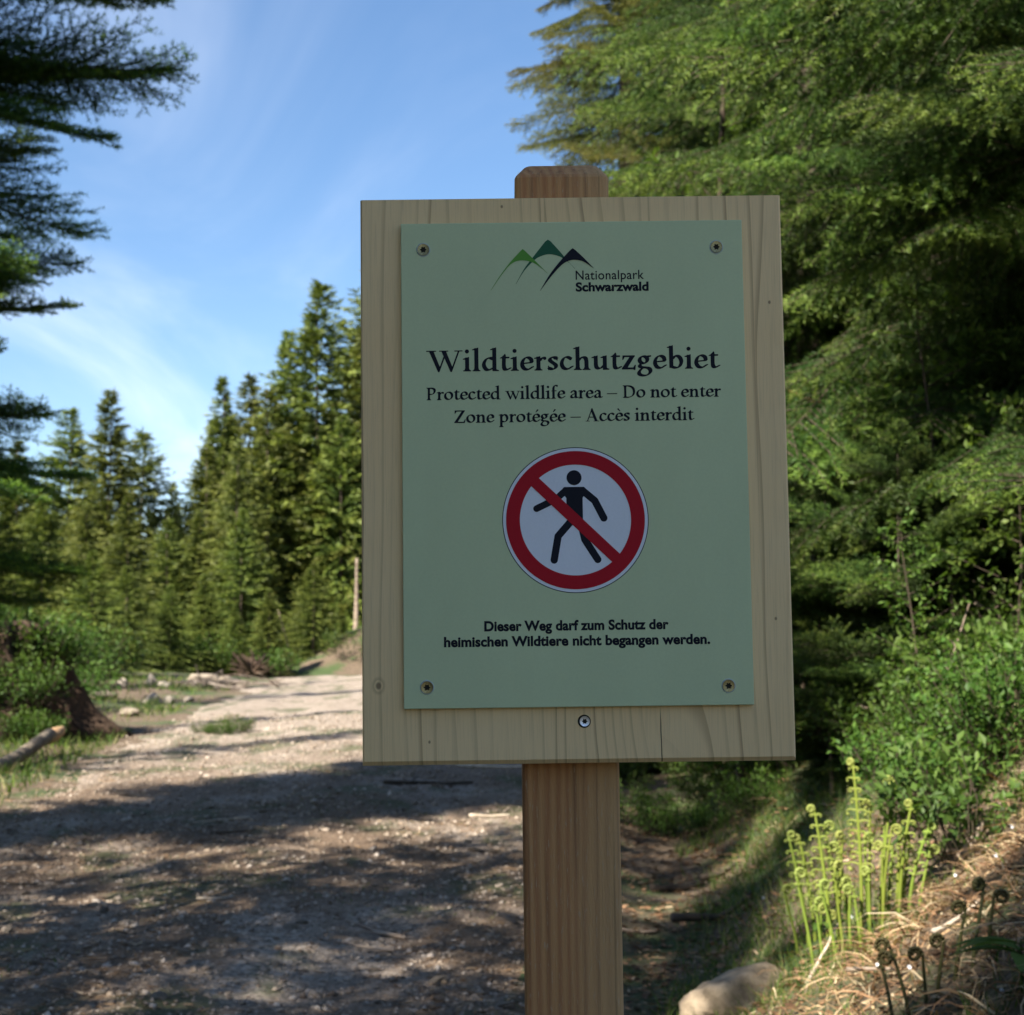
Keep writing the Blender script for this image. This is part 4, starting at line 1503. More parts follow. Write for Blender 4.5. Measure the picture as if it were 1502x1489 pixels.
# fallen brown leaves on bank and ditch
M_dead = tint_mat('dead_leaves', [(0.0, (0.05, 0.03, 0.018)), (0.5, (0.16, 0.085, 0.045)), (1.0, (0.40, 0.24, 0.14))], 0.75, .15)
rng = np.random.default_rng(44)
S = Soup()
n = 16000
x = rng.uniform(.2, 4.2, n); y = rng.uniform(3.6, 12, n)
k_ = (x < .34 * y + .3) & (fbm(x * 2.1, y * 2.1, 91, 2) + rng.normal(0, .4, n) > -.1); x, y = x[k_], y[k_]; n = len(x)
d_ = hdir(rng, n, -.2, .35)
P_ = np.stack([x, y, surf_z(x, y) + .012], 1); L_n = rng.uniform(.02, .055, n)[:, None]
sd_ = unit(np.cross(d_, rng.normal(0, .3, (n, 3)) + [0, 0, 1])) * L_n * .3
tt_ = rng.random(n)
S.tri(P_, P_ + d_ * L_n * .5 + sd_, P_ + d_ * L_n * .5 + [0, 0, -.004], tt_); S.tri(P_ + d_ * L_n * .5 + sd_, P_ + d_ * L_n, P_ + d_ * L_n * .5 + [0, 0, -.004], tt_)
S.tri(P_, P_ + d_ * L_n * .5 + [0, 0, -.004], P_ + d_ * L_n * .5 - sd_, tt_); S.tri(P_ + d_ * L_n * .5 + [0, 0, -.004], P_ + d_ * L_n, P_ + d_ * L_n * .5 - sd_, tt_)
dl = link('fallen_leaves', S.mesh('fallen_leaves', M_dead))
tag(dl, 'brown fallen leaves on the bank and in the ditch', None, None, 'stuff')

# green grass: left verge, along the ditch, tufts on the track
M_grass = tint_mat('grass_blades', [(0.0, (0.045, 0.085, 0.018)), (0.5, (0.085, 0.15, 0.025)), (0.85, (0.15, 0.20, 0.04)), (1.0, (0.35, 0.30, 0.15))], 0.6, .35)
rng = np.random.default_rng(42)
S = Soup()


def grass(x, y, hmin, hmax, w, tint=None, upz=(.9, 3)):
    n = len(x)
    if n == 0: return
    strips(S, np.stack([x, y, surf_z(x, y) - .01], 1), hdir(rng, n, *upz), rng.uniform(hmin, hmax, n), w * rng.uniform(.7, 1.4, n),
           np.stack([rng.normal(0, .2, n), rng.normal(0, .2, n), -.28 * np.ones(n)], 1), rng.random(n) if tint is None else tint, rng, 2)


n = 26000
x = rng.uniform(-9, -3, n); y = rng.uniform(9, 32, n); e = np.interp(y, *XL) - x
k_ = (e > .0) & (x > -.33 * y - .5) & (fbm(x * .9, y * .6, 61, 3) + rng.normal(0, .3, n) + sstep(22, 12, y) * .6 > .05)
grass(x[k_], y[k_], .06, .20, .012)
n = 46000
x = rng.uniform(.3, 3.4, n); y = rng.uniform(3.2, 11, n); xb = np.interp(y, *XB)
k_ = (x > xb - .25) & (x < .34 * y + .2) & (fbm(x * 1.5, y * 1.5, 62, 2) + rng.normal(0, .25, n) + 1.1 * np.exp(-((x - xb - .25) / .35) ** 2) * .8 + .35 * (y > 5.4) > .45)
grass(x[k_], y[k_], .03, .14, .0042)
n = 30000
x, y = scatter(n, -4.5, .9, 4.6, 18, rng, 1.3)
k_ = (fbm(x * 1.9, y * 1.1, 63, 3) + .5 * np.exp(-((x - .35) / .5) ** 2) + rng.normal(0, .06, n) > .50)
grass(x[k_], y[k_], .010, .04, .006, np.clip(rng.normal(.35, .3, int(k_.sum())), 0, 1), (.5, 2.0))
gr = link('grass', S.mesh('grass', M_grass))
tag(gr, 'green grass and moss tufts on verge, bank and track', None, None, 'stuff')


# ---- sticks
def bent(p, d, L, r, rng, n=7, wob=.12):
    pts = [np.array(p, float)]; d = np.array(d, float); d /= np.linalg.norm(d)
    for i in range(n):
        d = d + rng.normal(0, wob, 3) * np.array([1, 1, .5]); d /= np.linalg.norm(d)
        pts.append(pts[-1] + d * L / n)
    return np.array(pts)


def stick(label, px, py, L, r, ang, seed, tilt=0.0, fork=None, mat=None, group=None, x=None, lift=None, name='stick', cat='stick', dmin=2.5):
    rng = np.random.default_rng(seed)
    hx, hy, hz = hit(px, py, dmin)
    hz = float(surf_z(hx, hy))
    pts = bent((0, 0, 0), (math.cos(ang), math.sin(ang), tilt), L, r, rng, wob=.07)
    pts = pts - pts[len(pts) // 2]
    if lift is None:
        gzz = surf_z(pts[:, 0] + hx, pts[:, 1] + hy) - hz
        pts[:, 2] = np.maximum(pts[:, 2], gzz) + r * .7
    S = Soup()
    V, F = tube_arrays(pts, r * np.linspace(1, .45, len(pts)) * (1 + .15 * rng.random(len(pts))), 7)
    S.add(V, F)
    for q in range(fork or 0):
        j = 2 + q * 2
        fd = unit((pts[j + 1] - pts[j])[None])[0]
        fd = fd * .6 + np.array([-fd[1], fd[0], .15]) * (1 if q % 2 == 0 else -1)
        fp = bent(pts[j], fd, L * .35, r, rng, 4)
        V, F = tube_arrays(fp, r * np.linspace(.6, .2, len(fp)), 5); S.add(V, F)
    o = link(name, S.mesh(name, mat or M_stick, True), None, (hx, hy, hz + (lift or 0)))
    return tag(o, label, cat, group)


M_stick = simple_mat('weathered_stick', (0.16, 0.11, 0.08), (0.40, 0.32, 0.25), 22, 0.85, 0.4, 0.004, (.3, .3, 1))
M_darkstick = simple_mat('damp_dark_wood', (0.03, 0.022, 0.016), (0.09, 0.065, 0.045), 20, 0.85, 0.4, 0.004)
M_pale = simple_mat('bleached_wood', (0.34, 0.27, 0.20), (0.62, 0.53, 0.43), 14, 0.8, 0.4, 0.004)
stick('curved grey forked stick on the track left of the post foot', 545, 1370, .42, .009, 2.3, 1, fork=2)
stick('thin grey twig on the track below the forked stick', 520, 1395, .34, .006, 2.6, 2)
stick('pale forked stick in the middle of the track', 318, 1215, .36, .009, 3.3, 3, fork=1, mat=M_pale)
stick('dark twig on the track right of the pale forked stick', 345, 1236, .25, .008, .3, 4, mat=M_darkstick)
stick('pale stick slanting at the left side of the post just under the board', 725, 1130, .9, .018, -.45, 5, mat=M_pale)
stick('dark branch lying at the top of the shaded track under the board', 640, 1156, .75, .016, .25, 6, fork=2, mat=M_darkstick)
stick('short bleached wood chip left of the post', 722, 1205, .26, .012, .1, 7, mat=M_pale)
stick('black broken branch on the track close to the post', 712, 1256, .22, .014, -.5, 8, mat=M_darkstick)
stick('small dark twig at the left edge of the track', 22, 1306, .26, .007, -.2, 9, mat=M_darkstick)
stick('little curled pale twig in the middle foreground', 320, 1340, .17, .006, .3, 10, mat=M_pale)
stick('short upright-lying white twig below the curled one', 336, 1375, .16, .005, 1.4, 11, mat=M_pale)
stick('long straight dry stem leaning in front of the ferns', 1215, 1415, .36, .0065, .9, 12, .75, mat=M_pale, lift=.06)
stick('broken brown stalk under the fern clump', 1300, 1432, .20, .006, -.6, 13, .1, mat=M_stick, lift=.02)
stick('grey twig on the straw right of the ferns', 1415, 1352, .22, .007, .5, 14, .3, mat=M_pale, lift=.02)
stick('thick grey root sticking out of the bank at the right edge', 1452, 1205, .5, .014, .7, 15, .5, mat=M_stick, lift=.02)
stick('black root gap stick in the ditch right of the post', 1000, 1308, .30, .022, .1, 16, mat=M_darkstick)
stick('dark root crossing the ditch in front of the grass', 1055, 1350, .38, .02, .35, 17, mat=M_darkstick)
stick('short dark root higher up in the ditch', 1060, 1285, .25, .016, .5, 18, mat=M_darkstick)
stick('brown twig in the ditch beside the post', 940, 1370, .16, .008, .1, 19, mat=M_stick)
for (lab, px, py, D, L, r, ang, tilt, mt, sd) in (
        ('long grey dead branch lying level across the bilberry bushes', 1310, 886, 9.0, 1.25, .012, .05, .02, M_stick, 31),
        ('grey dead branch slanting down to the level one', 1255, 868, 9.2, .62, .016, -.1, -.85, M_stick, 32),
        ('reddish bare twig slanting in the shade right of the board', 1215, 590, 9.0, .5, .008, -.2, -.55, simple_mat('red_twig', (.2, .08, .04), (.34, .15, .08)), 33),
        ('short brown dead branch in the bushes at the right', 1470, 908, 8.0, .30, .010, -.2, -.7, M_stick, 34),
        ('grey twig end among the bushes low right of the board', 1300, 1050, 8.0, .32, .009, -.1, -.35, M_stick, 35),
        ('thin dead stalk standing in the bushes at the right edge', 1395, 960, 7.6, .5, .006, .3, 2.0, M_stick, 36)):
    rng = np.random.default_rng(sd)
    pts = bent((0, 0, 0), (math.cos(ang), math.sin(ang), tilt), L, r, rng, wob=.05); pts -= pts.mean(0)
    S = Soup(); V, F = tube_arrays(pts, r * np.linspace(1, .4, len(pts)), 6); S.add(V, F)
    for q in (2, 4):
        fp = bent(pts[q], (pts[q + 1] - pts[q]) * 3 + rng.normal(0, .15, 3), L * .25, r, rng, 4)
        V, F = tube_arrays(fp, r * np.linspace(.5, .2, len(fp)), 5); S.add(V, F)
    z_ = EYE + (1007 - py) / 2500 * D
    o = link('dead_branch', S.mesh('dead_branch', mt, True), None, (at(px, D), D, z_))
    tag(o, lab, 'dead branch')


# ---- ferns with rolled crosiers
M_fern = foliage_mat('fresh_fern', (0.15, 0.17, 0.03), (0.24, 0.32, 0.05), (0.34, 0.38, 0.11), 0.3, var=.15)
M_fern_shade = foliage_mat('shade_painted_fern', (0.04, 0.03, 0.015), (0.06, 0.065, 0.02), (0.10, 0.085, 0.03), 0.1, var=.15)  # for the fern in shade: that shade is painted into the darker colour


def frond(h, lean, rng, kind):
    """a stem ending in a coil; kind 'open' carries pairs of small curled pinnae"""
    S = Soup()
    n = 16; s = np.linspace(0, 1, n)
    bx = lean * h * s ** 1.6
    pts = np.stack([bx, .02 * h * np.sin(s * 4 + lean * 9), h * s], 1)
    d = unit((pts[-1] - pts[-2])[None])[0]
    # coil in the local x-z plane, winding over
    R0 = .018 if kind == 'coil' else .012
    hand = 1 if rng.random() < .5 else -1
    th = np.linspace(0, 2 * math.pi * 1.5, 30)
    rr = R0 * (1 - .72 * th / th[-1])
    c0 = pts[-1] + np.array([hand * R0, 0, 0])
    coil = np.stack([c0[0] - hand * rr * np.cos(th), np.full(30, c0[1]) + .002 * th * .3, c0[2] + rr * np.sin(th)], 1)
    P = np.vstack([pts, coil[1:]])
    r0 = .0046 if kind == 'coil' else .0056
    rad = np.concatenate([np.linspace(r0 * 1.25, r0 * .75, n), np.linspace(r0 * 1.0, r0 * 1.15, 29)])
    V, F = tube_arrays(P, rad, 7)
    tt = np.repeat(np.concatenate([np.linspace(.35, .6, n), np.full(29, .85)]), 7)
    S.add(V, F, np.concatenate([tt, [.3, .8]]))
    # small rolled leaflets around the coil make it look knobbly
    for q in range(0, 29, 2):
        for sd in (-1, 1):
            c = coil[q] + np.array([0, sd * .005, 0])
            bmv = OCT * (.0042 + .002 * rng.random()) + c
            S.add(bmv, OCF, .75 + .25 * rng.random())
    f0 = .42 if kind == 'open' else .80
    m = int((1 - f0) * h / .034)
    for q in range(m):
        f = f0 + (1 - f0) * (q + .5) / m
        p = np.array([np.interp(f, s, pts[:, k]) for k in range(3)])
        ll = (.078 if kind == 'open' else .034) * (1.1 - .75 * (f - f0) / (1 - f0)) * (h / .5) ** .5
        for sd in (-1, 1):
            u = np.linspace(0, 1, 8)
            out = np.array([sd * .95, .25 * rng.normal(), .0])
            th2 = u * R(150) * rng.uniform(.7, 1.15)
            cx = np.cumsum(np.cos(th2 * u) * ll / 8); cz = np.cumsum(.30 * ll / 8 - np.sin(th2 * u) * ll / 8)
            arc = p + np.outer(cx, out) + np.outer(cz, [0, 0, 1])
            V, F = tube_arrays(np.vstack([p, arc]), np.linspace(.0028, .0016, 9) * (1.2 if kind == 'open' else 1), 5)
            S.add(V, F, .55 + .25 * rng.random())
            # leaflets as a fringe of small faces along the arc
            k2 = len(arc)
            for w_ in (-1, 1):
                A = arc; tipv = arc + np.stack([np.full(k2, .0), np.full(k2, w_ * .008), np.full(k2, -.004)], 1) * (1.2 - u)[:, None]
                B2 = arc + np.array([.004 * sd, 0, 0])
                S.tri(A, B2, tipv, np.full(k2, .6 + .3 * rng.random()))
            S.add(OCT * .0045 * (ll / .05 + .3) + arc[-1], OCF, .8)
    return S


def fern(label, px, py, fronds, mat, seed, name='fern'):
    hx, hy, hz = hit(px, py)
    root = bpy.data.objects.new(name, None); col.objects.link(root); root.location = (hx, hy, hz - .02); root.empty_display_size = .1
    tag(root, label, 'fern')
    rng = np.random.default_rng(seed)
    for (bx_, by_, h, lean, kind) in fronds:
        o = link('frond', frond(h, lean, rng, kind).mesh('frond', mat, True), root, (bx_, by_, float(ground_z(hx + bx_, hy + by_)) - hz), (0, 0, rng.normal() * .35))
    return root, (hx, hy, hz)


_, fp_ = fern('big sunlit clump of yellow-green ferns with rolled tips on the right bank', 1250, 1392, [
    (.03, .00, .60, -.02, 'open'), (-.06, .02, .50, -.10, 'open'), (.10, .03, .50, .10, 'coil'), (.15, .00, .40, .14, 'open'), (-.13, -.02, .34, -.16, 'coil'),
    (.07, .05, .44, .02, 'coil'), (.00, .04, .34, -.08, 'coil'), (-.03, .00, .30, -.10, 'coil'), (.19, .02, .30, .26, 'open'), (.18, .05, .26, .10, 'coil'),
    (.05, -.02, .24, .05, 'coil'), (-.06, -.03, .26, -.20, 'coil'), (.09, -.03, .30, .06, 'coil'), (.02, -.04, .20, -.10, 'coil'), (.12, .06, .36, .02, 'coil'),
    (-.02, .07, .42, -.12, 'coil'), (.22, -.01, .20, .2, 'coil'), (.00, .02, .23, .0, 'coil'), (.06, .02, .34, -.03, 'coil'), (-.09, .03, .22, -.1, 'coil')] + [(random.Random(i).uniform(-.10, .2), random.Random(i + 50).uniform(-.05, .09), random.Random(i + 90).uniform(.16, .42), random.Random(i + 130).uniform(-.3, .35), 'open' if i % 3 == 0 else 'coil') for i in range(7)], M_fern, 1)
fern('slender pair of fern fronds left of the big clump, below the corner of the board', 1190, 1385, [
    (-.01, .0, .40, -.16, 'open'), (.015, .01, .37, -.13, 'open'), (-.05, .0, .24, -.22, 'coil'), (.03, -.03, .12, .0, 'coil'), (.05, -.04, .09, .0, 'coil')], M_fern, 2)
fern('fern with painted-in shade and closed dark tips in the lower right corner', 1375, 1470, [
    (-.10, .0, .21, -.22, 'coil'), (-.06, .02, .20, -.24, 'coil'), (.0, .0, .16, .12, 'coil'), (.05, .02, .19, .15, 'coil'), (.09, .0, .21, .18, 'coil'),
    (-.03, -.02, .16, -.05, 'coil'), (.12, -.02, .16, .1, 'coil')], M_fern_shade, 3)


# ---- leafy plants
def leaf_soup(S, P, D, Nn, L, W, tint):
    sidev = unit(np.cross(D, Nn))
    mid = P + D * (L * .5)[:, None] - Nn * (L * .06)[:, None]
    tip = P + D * L[:, None] - Nn * (L * .12)[:, None]
    lft = mid + sidev * (W / 2)[:, None] + Nn * (L * .05)[:, None]; rgt = mid - sidev * (W / 2)[:, None] + Nn * (L * .05)[:, None]
    S.tri(P, lft, mid, tint); S.tri(lft, tip, mid, tint); S.tri(P, mid, rgt, tint); S.tri(mid, tip, rgt, tint)


def bush_meshes(seed, Rr, H, n_stem, n_leaf, L, W, mat_dark=False):
    rng = np.random.default_rng(seed)
    S = Soup(); Wd = Soup()
    P, D = [], []
    for i in range(n_stem):
        a_ = rng.random() * 6.28; r_ = Rr * rng.random() ** .5
        end = np.array([r_ * math.cos(a_), r_ * math.sin(a_), H * (1 - .35 * (r_ / Rr) ** 2) * rng.uniform(.6, 1.1)])
        st = end * np.array([.35, .35, 0])
        mid = (st + end) / 2 + rng.normal(0, .03, 3)
        pts = np.array([st, mid, end])
        V, F = tube_arrays(pts, [.0028, .002, .001], 3, False); Wd.add(V, F, 0.)
        m = n_leaf // n_stem
        u = .3 + .7 * rng.random(m) ** .7
        q = st + (end - st) * u[:, None] + rng.normal(0, .028 * Rr / .35, (m, 3))
        P.append(q); D.append(unit(rng.normal(0, 1, (m, 3)) + (end - st) * 1.2 + [0, 0, .1]))
    P = np.concatenate(P); D = np.concatenate(D); n = len(P)
    Nn = unit(rng.normal(0, .6, (n, 3)) + [0, 0, 1]); Nn = unit(Nn - D * (Nn * D).sum(1, keepdims=True))
    LL = L * rng.uniform(.6, 1.3, n)
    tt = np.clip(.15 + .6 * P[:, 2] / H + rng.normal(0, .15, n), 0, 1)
    leaf_soup(S, P, D, Nn, LL, LL * W, tt)
    return S, Wd


def bush_proto(name, seed, Rr, H, ns, nl, L, W, mat):
    S, Wd = bush_meshes(seed, Rr, H, ns, nl, L, W)
    return S.mesh('leaves', mat), Wd.mesh('stems', M_twig)


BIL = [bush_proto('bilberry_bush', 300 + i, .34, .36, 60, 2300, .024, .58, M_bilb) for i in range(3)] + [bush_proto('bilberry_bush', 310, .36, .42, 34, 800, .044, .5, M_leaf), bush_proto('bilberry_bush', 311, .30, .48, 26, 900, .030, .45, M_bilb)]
_bp = {}


def bush(label, x, y, sc_, v, group=None, protos=None, name='bilberry_bush', cat='bush', z=None, rz=0, base=None):
    protos = protos or BIL
    key = (name, v % len(protos))
    if key not in _bp:
        root = bpy.data.objects.new(name, None); col.objects.link(root); root.empty_display_size = .1
        link('stems', protos[v % len(protos)][1], root); link('leaves', protos[v % len(protos)][0], root)
        _bp[key] = root
    else: root = copy_tree(_bp[key])
    root.location = (x, y, (gz(x, y) if z is None else z) - .03); root.scale = (sc_, sc_, sc_ * 1.0); root.rotation_euler = (0, 0, rz)
    root['label'] = label; root['category'] = cat
    if group: root['group'] = group
    return root


rng = np.random.default_rng(70)
k = 0
while k < 165:
    yy = rng.uniform(5.6, 14); xx = rng.uniform(.6, 5.2)
    xb = np.interp(yy, *XB)
    if xx > .36 * yy + .3: continue
    if yy < 9.8 and xx < xb + .55 + (9.8 - yy) * .03: continue
    if yy >= 9.8 and xx < .62: continue
    if yy < 11.2 and xx < xb + .35: continue
    pxx = 751 + 2500 * xx / yy
    lab_ = ('bilberry bush in the shade behind the post, at the end of the ditch' if pxx < 1150 else
            'bilberry bush in the front row right behind the ferns' if yy < 7 else
            'bilberry bush in the undergrowth between board and ferns' if pxx < 1290 else
            'bilberry bush at the right edge of the photo, above the straw' if pxx > 1420 else
            'bilberry bush in the middle of the bright undergrowth on the bank')
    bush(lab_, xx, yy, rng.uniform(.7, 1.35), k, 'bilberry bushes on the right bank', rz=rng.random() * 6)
    k += 1
for (px, py, sc_, lab) in ((985, 1228, .8, 'pale low bush in the shade right of the post, at the head of the ditch'), (1040, 1222, .7, 'second low bush at the head of the ditch'),
                           (930, 1215, .9, 'dark bush hard against the right side of the post'), (1110, 1190, .8, 'dark bush under the right corner of the board')):
    hx, hy, hz = hit(px, py)
    bush(lab, hx, hy, sc_, int(px), rz=px)

# small beech and rowan saplings
def sapling_proto(seed, H, nb, L, W, spread):
    rng = np.random.default_rng(seed)
    S = Soup(); Wd = Soup()
    tr = bent((0, 0, 0), (0.05, 0, 1), H, .01, rng, 8, .06)
    V, F = tube_arrays(tr, np.linspace(.012, .003, len(tr)) * H / 2, 6, False); Wd.add(V, F, 0.)
    for i in range(nb):
        f = .25 + .75 * i / nb
        p = np.array([np.interp(f * (len(tr) - 1), np.arange(len(tr)), tr[:, k]) for k in range(3)])
        a_ = i * 2.4 + rng.normal() * .4
        bl = spread * (1.15 - f) * rng.uniform(.7, 1.2) + .12
        bp = bent(p, (math.cos(a_), math.sin(a_), .45), bl, .004, rng, 6, .10)
        V, F = tube_arrays(bp, np.linspace(.005, .001, len(bp)), 4, False); Wd.add(V, F, 0.)
        for j in range(1, len(bp)):
            m = 5
            q = np.repeat(bp[j][None], m, 0) + rng.normal(0, .035, (m, 3))
            D = unit(rng.normal(0, .8, (m, 3)) + (bp[j] - bp[j - 1]) * 10 + [0, 0, -.25])
            Nn = unit(rng.normal(0, .35, (m, 3)) + [0, 0, 1]); Nn = unit(Nn - D * (Nn * D).sum(1, keepdims=True))
            LL = L * rng.uniform(.6, 1.2, m)
            leaf_soup(S, q, D, Nn, LL, LL * W, rng.uniform(.3, 1, m))
    return S.mesh('leaves', M_leaf), Wd.mesh('stems', M_twig)


SAP = [sapling_proto(500 + i, 2.2 + .4 * i, 26, .075, .55, .75) for i in range(3)]
ROW = [sapling_proto(520, 6.2, 30, .10, .34, .9)]
for i, (px, D, sc_, lab) in enumerate((
        (1290, 8.6, .62, 'young beech sapling with round pale leaves right of the middle of the board'), (1400, 8.2, .82, 'taller beech sapling with big light leaves near the right edge'),
        (1215, 9.8, .55, 'small leafy sapling beside the right edge of the board'), (1480, 7.6, .62, 'leafy sapling cut by the right edge of the photo'),
        (1350, 7.6, .42, 'low sapling with fresh leaves in the bilberries'), (1180, 10.5, 1.0, 'leafy sapling in the shade behind the board'))):
    bush(lab, at(px, D), D, sc_, i, None, SAP, 'beech_sapling', 'sapling', rz=i * 1.9)
# rowan tree whose light leaves show high between the spruces
for i, (px, D, sc_, lab) in enumerate(((1085, 11.0, 1.0, 'tall rowan with light green leaves high above the board'),)):
    bush(lab, at(px, D), D, sc_, 0, None, ROW, 'rowan_tree', 'tree', rz=2.0)

# seedlings of spruce standing among the bushes
for i, (px, D, H, lab) in enumerate(((1215, 8.8, 1.9, 'small bright spruce in the bushes right of the board'), (1320, 8.2, 1.5, 'knee-high spruce below the beech saplings'),
                                     (1450, 8.8, 2.6, 'young spruce with drooping light tips near the right edge'), (1270, 10.6, 2.8, 'young spruce half in shade behind the small bright one'))):
    boughed_tree('young_spruce', lab, 'young spruce', at(px, D), D, H, 0, conifer_env(H, .55), BRY, 0.5, 600 + i, z0=.15, gap=.14, per=7, pitch=(0, 40), trunk_r=.010)

# ---- left: overgrown stump, log, stones, brush, bare stem
M_stump = simple_mat('dark_root_wood', (0.025, 0.014, 0.009), (0.085, 0.05, 0.03), 6, 0.9, 0.9, 0.05, (1, 1, .4))
hx, hy = -5.5, 18.2
bm = bmesh.new()
bmesh.ops.create_cone(bm, cap_ends=True, segments=28, radius1=.95, radius2=.52, depth=1.25)
bmesh.ops.subdivide_edges(bm, edges=bm.edges[:], cuts=6, use_grid_fill=True)
for v_ in bm.verts:
    a_ = math.atan2(v_.co.y, v_.co.x); f = (.625 - v_.co.z) / 1.25
    rr = 1 + .16 * math.sin(5 * a_ + 1) * f + .10 * math.sin(9 * a_) + .45 * max(0, f - .65) ** 1.0 * (1 + math.sin(4 * a_))
    rr += .20 * mnoise.noise(v_.co * 2.5) + .07 * math.sin(17 * a_ + 3 * v_.co.z) + .06 * mnoise.noise(v_.co * 9)
    v_.co.x *= rr; v_.co.y *= rr; v_.co.z += .07 * mnoise.noise(v_.co * 3)
stump = link('tree_stump', bm_mesh(bm, 'tree_stump', M_stump, True), None, (hx, hy, gz(hx, hy) + .5))
tag(stump, 'big dark stump at the left edge of the track, overgrown with bilberries', 'tree stump')
rng = np.random.default_rng(80)
for i in range(44):
    a_ = rng.random() * 6.28; r_ = rng.random() ** .5
    xx = hx - .36 + 1.05 * r_ * math.cos(a_); yy = hy - .3 + .85 * r_ * math.sin(a_)
    top = gz(hx, hy) + (1.1 if r_ < .6 else .25 + .6 * rng.random())
    bush('bilberry bush growing over the big stump on the left', xx, yy, rng.uniform(1.2, 1.9), i, 'bilberry bushes over the stump', z=top - .2, rz=i)
for i in range(9):
    xx = hx + rng.uniform(-.9, .85); yy = hy - rng.uniform(.75, 1.15)
    bush('bilberry bush at the front foot of the big stump', xx, yy, rng.uniform(.9, 1.4), i, 'bilberry bushes at the foot of the stump', rz=i)
for i in range(14):
    xx = rng.uniform(-7.5, -5.6); yy = rng.uniform(17, 21)
    bush('bilberry bush left of the overgrown stump', xx, yy, rng.uniform(1.8, 3.0), i, 'bilberry bushes left of the stump', rz=i)
for i, (px, D, sc_) in enumerate(((20, 24, 3.2), (110, 27, 3.0), (70, 30, 3.4), (150, 31, 2.6), (-20, 21, 3.0), (310, 36, 2.6), (255, 36, 2.4), (375, 37, 2.4), (400, 36.5, 1.8), (520, 38, 2.2), (90, 22, 2.2))):
    bush(('light green bush in the clearing at the left edge', 'light green bush behind the stump', 'tall pale bush rising behind the stump', 'bush at the foot of the spruces right of the stump',
          'bush beyond the left edge of the photo', 'bright bush at the forest foot below the gap of sky', 'low bush right of the white stones', 'bush behind the root plate', 'small bush by the soil bank',
          'yellow-green bush on the soil bank beside the board', 'bush close behind the stump on its left')[i], at(px, D), D, sc_, i, rz=i * 2)

M_logend = simple_mat('cut_log_face', (0.32, 0.18, 0.09), (0.55, 0.36, 0.2), 20, 0.8, .3, .005)
p0 = np.array(hit(8, 1128)); p1 = np.array(hit(92, 1104)); p1[2] += .22; p0[2] += .06
dv_ = p1 - p0; p0 = p0 - dv_ * .8
logr = bpy.data.objects.new('log', None); col.objects.link(logr); logr.location = p0
tag(logr, 'fallen log with an orange broken end on the left verge', 'log')
ll = np.array([(p1 - p0) * s_ + np.array([0, 0, .02 * math.sin(s_ * 9)]) for s_ in np.linspace(0, .86, 8)])
V, F = tube_arrays(ll, np.array([.05, .055, .055, .06, .06, .062, .06, .06]), 12)
link('bark', np_mesh('bark', V, F, simple_mat('log_bark', (.09, .065, .045), (.28, .23, .17), 16, .9, .7, .01), np.zeros(len(V)), True), logr)
le = np.array([(p1 - p0) * s_ for s_ in np.linspace(.82, 1.0, 5)])
V, F = tube_arrays(le, np.array([.058, .056, .062, .05, .022]), 9)
V = V + np.random.RandomState(3).normal(0, .006, V.shape)
link('broken_end', np_mesh('broken_end', V, F, M_logend, np.zeros(len(V))), logr)

# stones and pale stump pieces in the clearing
M_white = simple_mat('pale_stone', (0.20, 0.165, 0.13), (0.40, 0.345, 0.29), 5, 0.9, .6, .03)
for i, (px, py, w_, h_, lab, mt) in enumerate((
        (224, 1027, .22, .16, 'white stone in the clearing', M_white), (248, 1026, .14, .10, 'small pale stone right of the white one', M_white), (221, 1000, .14, .2, 'pale upright block behind the white stone', M_white),
        (243, 1004, .20, .12, 'flat beige stone beside the pale block', M_white), (178, 1003, .16, .16, 'light stone near the stump', M_white), (190, 1045, .26, .12, 'brown flat stone in front of the clearing', M_rock),
        (150, 1020, .30, .14, 'brown stone beside the stump roots', M_rock), (300, 1000, .55, .26, 'large grey rock in the brush pile', M_rock), (277, 1024, .12, .09, 'tiny pale stone in the grass', M_white),
        (330, 1003, .35, .2, 'brown rock right of the brush pile', M_rock))):
    hx_, hy_, hz_ = hit(px, py + 6)
    o = link('boulder', rock_mesh(40 + i, 3, w_ * .62, w_ * .55, h_ * .62, mat=mt, name='boulder'), None, (hx_, hy_, hz_ + h_ * .35))
    tag(o, lab, 'stone')
# root plate of a fallen tree
hx_, hy_ = at(372, 34.5), 34.5
S = Soup(); rng = np.random.default_rng(9)
for i in range(40):
    a_ = rng.random() * 6.28
    pts = bent((0, 0, .1), (math.cos(a_), -.4 * rng.random(), abs(math.sin(a_)) + .1), rng.uniform(.4, .95), .03, rng, 5, .22)
    V, F = tube_arrays(pts, rng.uniform(.02, .06) * np.linspace(1.6, .3, len(pts)), 6); S.add(V, F)
me_r = S.mesh('roots', M_stump, True)
rp = bpy.data.objects.new('root_plate', None); col.objects.link(rp); rp.location = (hx_, hy_, gz(hx_, hy_))
rp.scale = (.7, .7, .62)
tag(rp, 'upturned dark root plate at the forest foot left of the soil bank', 'root plate')
link('roots', me_r, rp); link('soil_clump', rock_mesh(77, 3, .38, .2, .34, .35, M_stump, 'soil_clump'), rp, (0, .15, .2))
